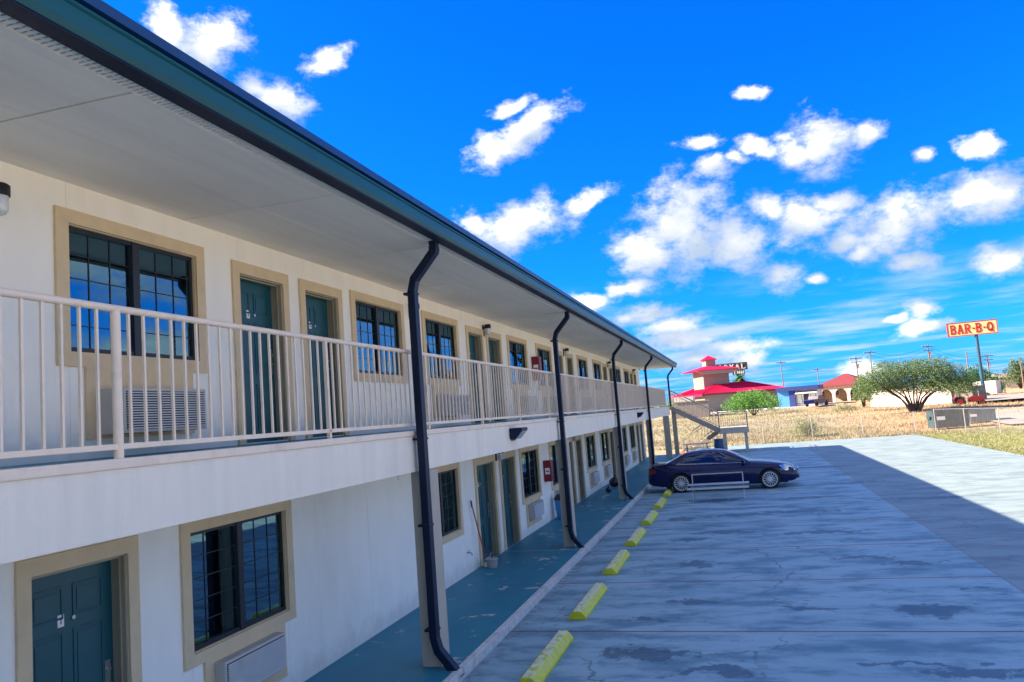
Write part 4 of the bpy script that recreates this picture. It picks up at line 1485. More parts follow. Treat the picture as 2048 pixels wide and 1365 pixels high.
# barrel and picnic table under the stairs
r = empty('barrel', (4.25, 49.4, 0), label='dark blue plastic barrel standing under the staircase', cat='barrel')
MB().tube([(0, 0, 0), (0, 0, .05), (0, 0, .3), (0, 0, .32), (0, 0, .6), (0, 0, .62), (0, 0, .85), (0, 0, .9)], [.26, .28, .285, .295, .295, .285, .28, .26], 18).build('body', M['barrel'], r)
MB().tube([(0, 0, .9), (0, 0, .94)], [.285, .27], 18).build('lid', M['barrel'], r)
r = empty('picnic_table', (2.95, 49.2, 0), label='low metal picnic table behind the car roof, under the stairs', cat='table')
MB().box((-.8, -.35, .72), (.8, .35, .76)).build('table_top', M['galv'], r, bevel=.006)
for s in (-1, 1):
    MB().box((-.8, s * .72 - .13, .44), (.8, s * .72 + .13, .475)).build('seat', M['galv'], r, bevel=.006)
    for x in (-.6, .6):
        MB().bar((x, s * .70, 0), (x, s * .18, .72), .05).build('leg', M['stair_dark'], r)
        MB().bar((x, s * .82, .42), (x, 0, .42), .04).build('cross_bar', M['stair_dark'], r)

# ------------------------------------------------------------------ vegetation
import numpy as np


def foliage(clumps, n, size, name, mat, parent=None, seed=1, flat=.75):
    """many small leaf faces spread through ellipsoid clumps; clumps: (x,y,z,rx,ry,rz)"""
    rng = np.random.default_rng(seed)
    cl = np.array(clumps, float)
    vol = cl[:, 3] * cl[:, 4] * cl[:, 5]
    idx = rng.choice(len(cl), n, p=vol / vol.sum())
    d = rng.normal(size=(n, 3))
    d /= np.linalg.norm(d, axis=1)[:, None]
    rr = rng.random(n) ** .45
    # sub-clusters make lumps and gaps
    p = cl[idx, :3] + d * rr[:, None] * cl[idx, 3:6]
    keep = (np.sin(p[:, 0] * 3.1 / (size * 6) + p[:, 2] * 2.0 / (size * 6)) + np.sin(p[:, 1] * 2.7 / (size * 6) - p[:, 2] * 3.3 / (size * 6)) + rng.normal(size=n) * .8) > -.5
    p = p[keep]
    n = len(p)
    a = rng.normal(size=(n, 3))
    a /= np.linalg.norm(a, axis=1)[:, None]
    b_ = np.cross(a, rng.normal(size=(n, 3)))
    b_ /= np.linalg.norm(b_, axis=1)[:, None]
    s = size * (0.6 + .8 * rng.random(n))[:, None]
    v = np.stack([p - a * s, p + b_ * s * .45, p + a * s, p - b_ * s * .45], 1).reshape(-1, 3)
    me = bpy.data.meshes.new(name)
    me.vertices.add(4 * n)
    me.vertices.foreach_set('co', v.ravel())
    me.loops.add(4 * n)
    me.loops.foreach_set('vertex_index', np.arange(4 * n))
    me.polygons.add(n)
    me.polygons.foreach_set('loop_start', np.arange(n) * 4)
    me.polygons.foreach_set('loop_total', np.full(n, 4))
    me.materials.append(mat)
    me.update(calc_edges=True)
    return link(name, me, parent)


# big mesquite, centre right
T = P(1830, 819, 78)
gz = ground_z(T.x, 78)
sc_ = 78 / FPX
tree = empty('mesquite_tree', (T.x, 78, T.z), label='wide multi-stemmed mesquite tree in front of the long white wall', cat='tree')
rnd = random.Random(11)
cl = []
for (px_, py_, rx, rz_) in [(1745, 765, 34, 22), (1775, 748, 38, 24), (1815, 748, 42, 26), (1855, 742, 44, 24), (1895, 750, 40, 24), (1925, 765, 32, 20), (1940, 780, 18, 12), (1735, 785, 24, 16), (1860, 772, 50, 16), (1790, 775, 40, 16), (1905, 778, 30, 14), (1830, 725, 24, 9), (1870, 722, 20, 8), (1770, 728, 18, 8)]:
    q_ = P(px_, py_, 78)
    cl.append((q_.x - T.x, rnd.uniform(-1.2, 1.2), q_.z - T.z, rx * sc_, rx * sc_ * .9, rz_ * sc_))
foliage(cl, 62000, .062, 'crown', M['leaf'], tree, 3)
tb = MB()
for i in range(11):
    a = -1 + 2 * i / 10
    tx = a * 3.0 + rnd.uniform(-.3, .3)
    ty = rnd.uniform(-1, 1)
    p0 = Vector((a * .35, rnd.uniform(-.2, .2), -.15))
    p1 = Vector((a * 1.2, ty * .4, 1.0 + rnd.uniform(-.15, .2)))
    p2 = Vector((tx, ty, 2.3 + rnd.uniform(-.3, .5)))
    p3 = Vector((tx * 1.25, ty * 1.3, 3.3 + rnd.uniform(-.3, .5)))
    tb.tube([p0, (p0 + p1) / 2 + Vector((0, 0, .05)), p1, p2, p3], [.10, .085, .07, .045, .02], 7)
tb.build('trunk', M['bark'], tree)

# bushy lower left companion of the tree
def bush(px, py, Y, wpx, hpx, name, mat, label, cat, n, size, seed, stem=True, parts=6):
    s_ = Y / FPX
    b0 = P(px, py, Y)
    r_ = empty(name, (b0.x, Y, b0.z), label=label, cat=cat)
    rn = random.Random(seed)
    cl_ = []
    W_, H_ = wpx * s_, hpx * s_
    for i in range(parts):
        t_ = (i + .5) / parts * 2 - 1
        hh = H_ * (1 - .35 * abs(t_) ** 2) * rn.uniform(.85, 1.0)
        cl_.append((t_ * W_ * .38, rn.uniform(-.2, .2) * W_, hh * .55, W_ * .2 * rn.uniform(.8, 1.2), W_ * .2, hh * .45))
    cl_.append((0, 0, H_ * .6, W_ * .33, W_ * .25, H_ * .36))
    foliage(cl_, n, size, 'crown', mat, r_, seed)
    if stem:
        q_ = MB()
        for i in range(5):
            t_ = i / 2 - 1
            q_.tube([(t_ * .08, 0, -.1), (t_ * W_ * .12, 0, H_ * .3), (t_ * W_ * .25, rn.uniform(-.2, .2), H_ * .65)], [.06 * s_ * 16, .04 * s_ * 16, .015 * s_ * 16], 6)
        q_.build('trunk', M['bark'], r_)
    return r_


bush(1508, 830, 100, 112, 52, 'green_bush', M['leaf_bright'], 'rounded bright green bush in front of the magenta-roofed building', 'bush', 14000, .09, 5)
bush(1612, 880, 63, 70, 44, 'scrub_bush', M['leaf_grey'], 'pale grey-green scrub bush in the dry field', 'bush', 5000, .05, 8)
bush(1690, 833, 88, 60, 26, 'weed_clump', M['leaf_grey'], 'low clump of weeds at the top of the dry field', 'bush', 3500, .06, 9, False)
bush(1728, 812, 84, 40, 62, 'slender_shrub', M['leaf'], 'upright green shrub at the left foot of the mesquite tree', 'bush', 6000, .07, 10)
bush(1960, 796, 118, 70, 62, 'leafy_tree', M['leaf_dark'], 'dark green tree behind the tall sign pole', 'tree', 7000, .12, 12)
bush(1990, 790, 122, 34, 32, 'leafy_tree', M['leaf_dark'], 'small round green tree right of the tall sign pole', 'tree', 3500, .11, 13)
bush(2042, 778, 150, 50, 60, 'leafy_tree', M['leaf'], 'green tree at the right edge of the photo', 'tree', 6000, .14, 14)
bush(1650, 795, 175, 40, 22, 'garden_tree', M['leaf_dark'], 'low dark tree beside the red-roofed house', 'tree', 2500, .15, 15)

# grass tufts in the field and on the verge


def grass(pts_fn, n, h, name, mat, seed):
    rng = np.random.default_rng(seed)
    xy = pts_fn(rng, n)
    z = np.array([ground_z(x, y) for x, y in xy])
    hh = h * (.5 + rng.random(n))
    a = rng.random(n) * 2 * PI
    dx, dy = np.cos(a) * .03, np.sin(a) * .03
    lean = rng.normal(size=(n, 2)) * .35 * hh[:, None]
    v = np.empty((n, 3, 3))
    v[:, 0] = np.stack([xy[:, 0] - dx, xy[:, 1] - dy, z - .02], 1)
    v[:, 1] = np.stack([xy[:, 0] + dx, xy[:, 1] + dy, z - .02], 1)
    v[:, 2] = np.stack([xy[:, 0] + lean[:, 0], xy[:, 1] + lean[:, 1], z + hh], 1)
    me = bpy.data.meshes.new(name)
    me.vertices.add(3 * n)
    me.vertices.foreach_set('co', v.ravel())
    me.loops.add(3 * n)
    me.loops.foreach_set('vertex_index', np.arange(3 * n))
    me.polygons.add(n)
    me.polygons.foreach_set('loop_start', np.arange(n) * 3)
    me.polygons.foreach_set('loop_total', np.full(n, 3))
    me.materials.append(mat)
    me.update(calc_edges=True)
    o = link(name, me)
    return tag(o, kind='stuff')


def fieldpts(rng, n):
    y = 58.3 + 60 * rng.random(n) ** 1.5
    x = -8 + (40 + (y - 58) * .5) * rng.random(n)
    k = np.sin(x * .9) + np.sin(y * .7 + x * .3) + rng.normal(size=n) * .8 > -.6
    x = np.where((x > 16) & (y < 70) & (rng.random(n) < .7), x - 14, x)
    return np.stack([x, np.where(k, y, y + 5)], 1)


o = grass(fieldpts, 60000, .16, 'dry_grass', M['grass_dry'], 1)
tag(o, 'short dry straw-coloured grass covering the field beyond the lot', 'grass')


def vergepts(rng, n):
    y = 30 + 31 * rng.random(n)
    x = 16.9 + 6 * rng.random(n) ** 1.4
    return np.stack([x, y], 1)


o = grass(vergepts, 26000, .07, 'verge_grass', M['grass_green'], 2)
tag(o, 'green and yellow grass verge along the right edge of the lot', 'grass')

# ------------------------------------------------------------------ chain-link fence


def fence(path, label, h=1.5):
    r_ = empty('chain_link_fence', (path[0][0], path[0][1], 0), label=label, cat='fence')
    r_.location = (0, 0, 0)
    mesh_ = MB()
    for (x0, y0), (x1, y1) in zip(path[:-1], path[1:]):
        L = math.hypot(x1 - x0, y1 - y0)
        n = max(1, round(L / 3.2))
        for i in range(n + 1):
            x, y = x0 + (x1 - x0) * i / n, y0 + (y1 - y0) * i / n
            z = ground_z(x, y)
            if i < n or (x1, y1) == path[-1]:
                MB().tube([(x, y, z - .1), (x, y, z + h)], .03, 7).build('post', M['galv'], r_)
            if i < n:
                xn, yn = x0 + (x1 - x0) * (i + 1) / n, y0 + (y1 - y0) * (i + 1) / n
                zn = ground_z(xn, yn)
                MB().tube([(x, y, z + h - .03), (xn, yn, zn + h - .03)], .014, 6).build('top_rail', M['galv'], r_)
                seg_l = L / n
                d = Vector((xn - x, yn - y, 0)).normalized()
                k = 0
                sp_ = .16
                m_ = int(seg_l / sp_)
                for j in range(-int(h / sp_), m_):
                    for dirn in (1, -1):
                        a0 = j * sp_ if dirn == 1 else j * sp_ + h
                        t0, t1 = a0, a0 + h * dirn
                        zz0, zz1 = 0.0, h - .05
                        # clip to the bay
                        lo_, hi_ = 0, seg_l
                        ta, tb_ = t0, t1
                        za, zb = zz0, zz1
                        if dirn == 1:
                            if ta < lo_:
                                za += (lo_ - ta)
                                ta = lo_
                            if tb_ > hi_:
                                zb -= (tb_ - hi_)
                                tb_ = hi_
                        else:
                            if ta > hi_:
                                za += (ta - hi_)
                                ta = hi_
                            if tb_ < lo_:
                                zb -= (lo_ - tb_)
                                tb_ = lo_
                        if zb - za < .05:
                            continue
                        pa = Vector((x, y, z)) + d * ta + Vector((0, 0, za))
                        pb = Vector((x, y, z)) + d * tb_ + Vector((0, 0, zb))
                        nrm = Vector((-d.y, d.x, 0)) * .002
                        up_ = Vector((0, 0, .004))
                        mesh_.add([pa - up_, pa + up_, pb + up_, pb - up_], [(0, 1, 2, 3)])
    tag(mesh_.build('wire_mesh', M['galv'], r_), kind='stuff')
    return r_


fence([(-3, 60.6), (17.4, 60.6)], 'thin chain-link fence crossing the field beyond the lot', 1.5)
fence([(18.6, 60.2), (21.6, 50.0), (22.0, 36)], 'thin chain-link fence behind the green verge at the right', 1.6)

# ------------------------------------------------------------------ dumpsters


def dumpster(px, py, Y, W, H, D, rz, label, bm_='bin'):
    b0 = P(px, py, Y)
    r_ = empty('dumpster', (b0.x, Y, max(ground_z(b0.x, Y), 0) + .0), rz, label, 'dumpster', 'dumpsters beyond the fence')
    MB().prism([(-W / 2, .12), (W / 2, .12), (W / 2 + .03, H), (-W / 2 - .03, H)], 0, D).build('body', M[bm_], r_, bevel=.01)
    for k in range(5):
        x = -W / 2 + W * (k + .5) / 5
        MB().box((x - .035, -.05, .14), (x + .035, -.002, H - .05)).build('rib', M[bm_], r_)
    MB().box((-W / 2 - .05, -.07, H - .02), (W / 2 + .05, D + .05, H + .05)).build('rim', M[bm_], r_)
    for s in (-1, 1):
        MB().box((min(0, s) * W / 2 + .02, -.04, H + .051), (max(0, s) * W / 2 - .02, D + .04, H + .09)).build('lid', M['binlid'], r_)
        MB().box((s * (W / 2 + .10) - .05, D * .3, H * .6), (s * (W / 2 + .10) + .05, D * .8, H * .72)).build('side_pocket', M[bm_], r_)
    MB().box((-W * .42, -.056, H * .52), (-W * .18, -.051, H * .72)).build('sticker', M['white'], r_)
    return r_


dumpster(1905, 857, 62.3, 2.3, 1.30, 1.4, .10, 'dark blue-green dumpster behind the fence posts, nearest to the lot')
dumpster(1964, 836, 66, 1.9, 1.0, 1.2, .08, 'grey-blue dumpster farther back with a white patch', 'bin2')

# ------------------------------------------------------------------ background buildings


def hiproof(mb_, x0, y0, x1, y1, z0, z1, rx, ry, th=.12):
    """hip roof over a rectangle, ridge inset by rx, ry"""
    b_ = [(x0, y0, z0), (x1, y0, z0), (x1, y1, z0), (x0, y1, z0)]
    t_ = [(x0 + rx, y0 + ry, z1), (x1 - rx, y0 + ry, z1), (x1 - rx, y1 - ry, z1), (x0 + rx, y1 - ry, z1)]
    lo_ = [(p[0], p[1], p[2] - th) for p in b_]
    return mb_.add(lo_ + b_ + t_, [(3, 2, 1, 0), (0, 1, 5, 4), (1, 2, 6, 5), (2, 3, 7, 6), (3, 0, 4, 7), (4, 5, 9, 8), (5, 6, 10, 9), (6, 7, 11, 10), (7, 4, 8, 11), (8, 9, 10, 11)])


c0 = P(1412, 822, 140)
pb = empty('restaurant_building', (c0.x, 140, c0.z), math.radians(24), 'low peach building with bright magenta roof and a square roof tower', 'building')
# local: x along the front to the right, y away, near corner at origin
MB().box((0, 0, -.5), (14.6, 15, 2.75)).build('wall', M['pinkwall'], pb)
q = MB()
hiproof(q, -.7, -.7, 15.2, 15.7, 2.90, 4.70, 5.0, 5.5)
q.build('roof', M['pink'], pb)
q = MB()
for i in range(30):
    t_ = i / 29
    q.bar((-.7 + 15.9 * t_, -.70, 2.93), (4.3 + 5.9 * t_, 4.8, 4.73), .09)
    q.bar((-.70, -.7 + 16.4 * t_, 2.93), (4.3, 4.8 + 5.4 * t_, 4.73), .09)
tag(q.build('roof_seams', M['pink'], pb), kind='stuff')
MB().box((-.72, -.74, 2.62), (15.25, -.705, 2.95)).build('fascia', M['tile'], pb)
MB().box((-.745, -.70, 2.55), (-.705, 15.7, 2.98)).build('fascia', M['pink'], pb)
tw = MB().box((1.8, 4.2, 3.5), (6.7, 9.1, 7.15)).build('tower', M['pinkwall'], pb)
q = MB()
hiproof(q, .2, 2.6, 8.3, 10.7, 7.20, 8.0, 2.9, 2.9)
q.build('tower_roof', M['pink'], tw)
MB().prism([(1.8, 6.4), (6.7, 6.4), (8.1, 7.07), (.4, 7.07)], 2.8, 4.19).build('eave_bracket', M['pinkwall'], tw)
q = MB().box((3.1, 5.5, 7.9), (4.9, 7.3, 9.15))
q.build('cupola', M['pinkwall'], tw)
q = MB()
hiproof(q, 2.75, 5.15, 5.25, 7.65, 9.16, 9.95, 1.2, 1.2, .06)
q.build('cupola_roof', M['pink'], tw)
MB().box((3.3, -.03, .0), (13.5, .0 - .002, .35)).build('plinth', M['jamb'], pb)
for x in (-4.5, 15.5):
    pass
# low annex left of it, seen behind the stairs
ax = P(1352, 835, 112)
an = empty('annex_building', (ax.x, 112, ax.z), math.radians(0), 'low grey-beige shed with white band, seen through the staircase', 'building')
MB().box((0, 0, -.5), (4.6, 5, 2.05)).build('wall', M['pinkwall'], an)
MB().box((-.05, -.06, 2.06), (2.6, 5.0, 2.75)).build('band', M['whitewall'], an)
MB().box((-.1, -.1, 2.0), (4.7, -.01, 2.10)).build('fascia', M['stair_dark'], an)

# pavement strip in front of it
a_, b2 = P(1420, 826, 134), P(1640, 812, 134)
q = MB().box((a_.x - 6, 128, a_.z - .6), (b2.x + 3, 138, a_.z + .02))
tag(q.build('pavement', M['whitewall']), kind='structure')

# blue kiosk
k0 = P(1558, 817, 132)
s_ = 132 / FPX
kb = empty('blue_shop', (k0.x, 132, k0.z), math.radians(-14), 'small blue shop building with deep blue fascia and white shopfront', 'building')
MB().box((0, 0, -.3), (1.75, 5, 2.9)).build('wall', M['bluewall'], kb)
MB().box((1.76, -.1, -.3), (2.65, 5, 2.9)).build('corner_pier', M['bluedark'], kb)
MB().box((2.66, .5, -.3), (6.0, 5, 2.9)).build('wall', M['whitewall'], kb)
MB().box((-.1, -.5, 2.62), (6.3, 5, 3.25)).build('fascia', M['bluedark'], kb)
for i in range(3):
    f_ = MB().box((2.8 + i * 1.05, .44, .5), (3.6 + i * 1.05, .495, 2.0)).build('window', M['frame'], kb)
    MB().box((2.86 + i * 1.05, .43, .56), (3.54 + i * 1.05, .438, 1.94)).build('pane', M['lens'] if i != 1 else M['carglass'], f_)
MB().prism([(.5, 2.3), (-.9, 2.0), (-.9, 1.92), (.5, 2.2)], 0, 3.2, 'x').build('awning', M['whitewall'], kb).location = (2.8, 0, .1)

# truck parked beside it
v0 = P(1634, 812, 126)
tk = empty('parked_pickup', (v0.x, 126, v0.z), math.radians(55), 'dark pickup truck parked beside the blue shop', 'pickup truck')
MB().prism([(-2.2, .35), (2.2, .35), (2.25, .85), (.95, .95), (.5, 1.55), (-.7, 1.55), (-.95, .98), (-2.2, .98)], -.85, .85).build('body', M['carpaint'], tk, bevel=.04)
for x in (-1.4, 1.4):
    for yy in (-.86, .68):
        MB().tube([(x, yy, .34), (x, yy + .2, .34)], .36, 16).build('wheel', M['tyre'], tk)
MB().prism([(.42, 1.0), (.75, 1.0), (.42, 1.46), (-.62, 1.46), (-.82, 1.0)], -.858, .858).build('cabin_glass', M['carglass'], tk)

# red roofed house with arches
h0 = P(1640, 805, 152)
hs = empty('arched_house', (h0.x, 152, h0.z), math.radians(-22), 'cream house with arched porch and dark red tiled roof', 'house')
q = MB()
H_, T_ = 2.7, .35


def arch_wall(q, x0, x1, n, z1, y0, y1):
    wa_ = (x1 - x0) / n
    for i in range(n):
        a = x0 + i * wa_
        pw = .26
        q.box((a, y0, -.4), (a + pw, y1, 1.2))
        r_ = wa_ / 2 - pw
        pts_ = [(a + pw + r_ - r_ * math.cos(PI * k / 10), 1.2 + min(r_, z1 - 1.45) * math.sin(PI * k / 10)) for k in range(11)]
        for (xa, za), (xb, zb) in zip(pts_[:-1], pts_[1:]):
            q.add([(xa, y0, za), (xb, y0, zb), (xb, y0, z1), (xa, y0, z1), (xa, y1, za), (xb, y1, zb), (xb, y1, z1), (xa, y1, z1)],
                  [(0, 1, 2, 3), (7, 6, 5, 4), (0, 4, 5, 1), (3, 2, 6, 7)])
        q.box((a, y0, 1.2), (a + pw, y1, z1))
        q.box((a + wa_ - pw, y0, -.4), (a + wa_, y1, z1))


arch_wall(q, 0, 7.6, 3, H_, 0, .3)
q.build('porch_wall', M['creamwall'], hs)
MB().box((0.2, 2.4, -.4), (7.4, 8, H_)).build('wall', M['jamb'], hs)
q = MB()
hiproof(q, -.5, -.5, 8.4, 8.5, 2.85, 4.85, 4.2, 4.2, .15)
q.build('roof', M['tile'], hs)
q = MB()
hiproof(q, -2.3, 1.0, .2, 6, 2.5, 3.0, 1.0, 2.2, .15)
q.build('side_roof', M['tile'], hs)
MB().box((-2.0, 1.4, -.4), (-.02, 5, 2.34)).build('side_wall', M['creamwall'], hs)
for x in (2.0, 4.6):
    f_ = MB().box((x, 2.34, .9), (x + .9, 2.395, 1.9)).build('window', M['whitewall'], hs)
    MB().box((x + .08, 2.325, .98), (x + .82, 2.335, 1.82)).build('pane', M['carglass'], f_)

# long white block behind the mesquite, white trailer by the sign
b0 = P(1743, 819, 96)
wb_ = empty('white_block_building', (b0.x, 96, b0.z), math.radians(-35), 'long low white block building behind the mesquite tree', 'building')
MB().box((0, 0, -.6), (8.6, 4, 1.9)).build('wall', M['whitewall'], wb_)
MB().box((8.62, .2, -.6), (10.6, 3.8, 1.8)).build('wall', M['room'], wb_)['label'] = 'grey end part'
MB().box((-.1, -.1, 1.91), (8.7, 4.1, 2.0)).build('roof', M['whitewall'], wb_)
b0 = P(1948, 797, 114)
wt = empty('white_trailer', (b0.x, 114, b0.z), math.radians(-30), 'white box trailer standing behind the foot of the tall sign pole', 'trailer')
MB().box((0, 0, .4), (2.7, 2.2, 2.1)).build('body', M['whitewall'], wt, bevel=.03)
for x in (.7, 1.6):
    MB().tube([(x, -.02, .35), (x, .2, .35)], .33, 14).build('wheel', M['tyre'], wt)
MB().bar((2.7, 1.1, .5), (3.5, 1.1, .45), .08).build('drawbar', M['stair_dark'], wt)
b0 = P(1990, 776, 165)
gs = empty('grey_roof_house', (b0.x, 165, b0.z), math.radians(2), 'distant house with plain grey roof near the right edge', 'house')
MB().box((0, 0, -.4), (4.4, 5, 1.6)).build('wall', M['creamwall'], gs)
q = MB()
hiproof(q, -.4, -.4, 4.8, 5.4, 1.7, 2.6, 1.2, 2.4)
q.build('roof', M['room'], gs)

# street beyond, at the right
q = MB()
ra = [P(1975, 812, 92), P(2300, 790, 92)]
z_ = ground_z(30, 95)
q.add([(28.5, 86, ground_z(28.5, 86) + .20), (70, 92, 1.35), (70, 112, 1.55), (31.5, 106, 1.42)], [(0, 1, 2, 3)])
tag(q.build('road', M['road']), kind='structure')
q = MB()
yy_ = [61.5, 64, 67, 70, 73]
q.add([(x, y, ground_z(x, y) + .13) for y in yy_ for x in (23.5, 30, 36, 44, 60)], [(j * 5 + i, j * 5 + i + 1, (j + 1) * 5 + i + 1, (j + 1) * 5 + i) for j in range(4) for i in range(4)])
tag(q.build('paved_yard', M['road']), kind='structure')

# ------------------------------------------------------------------ red machine by the road
b0 = P(1942, 814, 84)
tr_ = empty('red_tractor', (b0.x, 84, b0.z + .02), math.radians(-4), 'small red tractor parked beyond the dumpsters', 'tractor')
q = MB()
q.prism([(-.2, .45), (1.0, .45), (1.25, .65), (1.25, .95), (.3, 1.02), (-.2, .85)], -.28, .28)
q.build('body', M['redpaint'], tr_, bevel=.04)
for s in (-1, 1):
    fw_ = MB().tube([(-.95, s * .5 - .12, .5), (-.95, s * .5 + .12, .5)], .5, 20).build('rear_wheel', M['tyre'], tr_)
    MB().tube([(-.95, s * .5 - .13, .5), (-.95, s * .5 + .13, .5)], .27, 16).build('rim', M['redpaint'], fw_)
    fw_ = MB().tube([(.95, s * .45 - .09, .3), (.95, s * .45 + .09, .3)], .3, 16).build('front_wheel', M['tyre'], tr_)
    MB().tube([(.95, s * .45 - .1, .3), (.95, s * .45 + .1, .3)], .15, 12).build('rim', M['redpaint'], fw_)
    q = MB()
    pts_ = [(-.95 - .58 * math.cos(t_), .5 + .58 * math.sin(t_)) for t_ in [PI * (.1 + .75 * k / 8) for k in range(9)]]
    for (xa, za), (xb, zb) in zip(pts_[:-1], pts_[1:]):
        q.add([(xa, s * .5 - .17, za), (xa, s * .5 + .17, za), (xb, s * .5 + .17, zb), (xb, s * .5 - .17, zb), (xa, s * .5 - .17, za + .03), (xa, s * .5 + .17, za + .03), (xb, s * .5 + .17, zb + .03), (xb, s * .5 - .17, zb + .03)],
              [(0, 1, 2, 3), (7, 6, 5, 4), (0, 3, 7, 4), (1, 5, 6, 2)])
    q.build('fender', M['redpaint'], tr_)
MB().box((-.85, -.22, .85), (-.45, .22, .95)).box((-.9, -.22, .95), (-.82, .22, 1.3)).build('seat', M['black'], tr_, bevel=.02)
MB().tube([(-.1, 0, .9), (-.25, 0, 1.25)], .02, 6).tube([(-.25 + .05 * math.sin(t_), .18 * math.cos(t_), 1.25 + .15 * math.sin(t_)) for t_ in [2 * PI * k / 12 for k in range(13)]], .018, 6).build('steering_wheel', M['black'], tr_)
MB().tube([(.8, .15, .95), (.8, .15, 1.45)], .03, 8).build('exhaust', M['stair_dark'], tr_)

# ------------------------------------------------------------------ signs


def text_mesh(body, size, depth, mat, name, parent, loc, rot, sx_=1.0, font_bold=.0):
    cu = bpy.data.curves.new(name, 'FONT')
    cu.body = body
    cu.size = size
    cu.extrude = depth
    cu.offset = font_bold
    cu.align_x = 'CENTER'
    cu.align_y = 'CENTER'
    cu.resolution_u = 4
    o_ = bpy.data.objects.new(name, cu)
    COL.objects.link(o_)
    bpy.context.view_layer.update()
    me = bpy.data.meshes.new_from_object(o_.evaluated_get(bpy.context.evaluated_depsgraph_get()))
    bpy.data.objects.remove(o_)
    me.materials.clear()
    me.materials.append(mat)
    t_ = link(name, me, parent, loc, rot)
    t_.scale = (sx_, 1, 1)
    return t_


p0, p1 = P(1945, 672, 110), P(1969, 794, 110)
sg = empty('barbecue_sign', (p1.x, 110, p1.z), math.radians(-6), 'tall pole sign reading BAR-B-Q in red letters on yellow', 'sign')
top_c = P(1944, 657, 110)
hz = top_c.z - p1.z
MB().tube([(0, 0, -.4), (0, 0, hz - .9)], [.24, .19], 14).build('pole', M['pole_blue'], sg)
cxs = top_c.x - p1.x
bd = MB().box((-2.70 + cxs, -.22, hz - .80), (2.70 + cxs, .22, hz + .80)).build('sign_face', M['sign_yellow'], sg, bevel=.02)
q = MB()
for (a, b_) in (((-2.78, -.25, -.88), (2.78, .25, -.79)), ((-2.78, -.25, .79), (2.78, .25, .88)), ((-2.78, -.248, -.80), (-2.69, .248, .80)), ((2.69, -.248, -.80), (2.78, .248, .80))):
    q.box((a[0] + cxs, a[1], a[2] + hz), (b_[0] + cxs, b_[1], b_[2] + hz))
q.build('sign_frame', M['sign_red'], sg)


# block serif letters of bars, so the word has slab serifs as on the sign
def letter(q, ch, x, z, w_, h_, t_=.19, y=-.30):
    def v(x0, z0, x1, z1, tt=t_):
        a, b_ = Vector((x + x0 * w_, y, z + z0 * h_)), Vector((x + x1 * w_, y, z + z1 * h_))
        q.bar(a, b_, tt, .05, up=Vector((0, 1, 0)))

    def arc(cx_, cz_, rx_, rz_, a0, a1, tt=t_):
        pts_ = [(cx_ + rx_ * math.cos(a0 + (a1 - a0) * k / 10), cz_ + rz_ * math.sin(a0 + (a1 - a0) * k / 10)) for k in range(11)]
        for (xa, za), (xb, zb) in zip(pts_[:-1], pts_[1:]):
            dx_, dz_ = (xb - xa) * .12, (zb - za) * .12
            v(xa - dx_, za - dz_, xb + dx_, zb + dz_, tt)
    s_ = t_ * .6
    if ch == 'B':
        v(.18, 0, .18, 1)
        v(0, .04, .55, .04, s_)
        v(0, .96, .52, .96, s_)
        v(.18, .52, .5, .52, s_)
        arc(.5, .28, .34, .23, -PI / 2, PI / 2)
        arc(.48, .75, .3, .21, -PI / 2, PI / 2)
    if ch == 'A':
        v(.16, .04, .5, 1)
        v(.84, .04, .5, 1)
        v(.28, .34, .72, .34, s_)
        v(0, .04, .34, .04, s_)
        v(.66, .04, 1, .04, s_)
    if ch == 'R':
        v(.18, 0, .18, 1)
        v(0, .04, .38, .04, s_)
        v(0, .96, .52, .96, s_)
        v(.18, .5, .5, .5, s_)
        arc(.5, .73, .3, .23, -PI / 2, PI / 2)
        v(.5, .5, .84, .04)
        v(.76, .04, 1, .04, s_)
    if ch == 'Q':
        arc(.5, .5, .36, .44, 0, 2 * PI)
        v(.52, .26, .92, -.02)
    if ch == '-':
        v(.15, .48, .85, .48)
    if ch == 'O':
        arc(.5, .5, .36, .44, 0, 2 * PI)
    if ch == 'Y':
        v(.5, .5, .5, 0)
        v(.5, .5, .12, .98)
        v(.5, .5, .88, .98)
        v(.3, .03, .7, .03, s_)
    if ch == 'L':
        v(.2, 0, .2, 1)
        v(.0, .04, .9, .04, s_)
        v(.9, .0, .9, .25, s_)
        v(0, .96, .4, .96, s_)
    if ch == 'I':
        v(.5, 0, .5, 1)
        v(.2, .04, .8, .04, s_)
        v(.2, .96, .8, .96, s_)
    if ch == 'N':
        v(.14, 0, .14, 1)
        v(.86, 0, .86, 1)
        v(.14, .98, .86, .02)


x = -2.46 + cxs
for ch, w_ in (('B', .95), ('A', .98), ('R', 1.0), ('-', .5), ('B', .95), ('-', .5), ('Q', 1.1)):
    q = MB()
    letter(q, ch, x, hz - .58, w_ * .69, 1.16, .185, -.235)
    q.build('letter', M['sign_red'], sg)
    x += w_ * .825

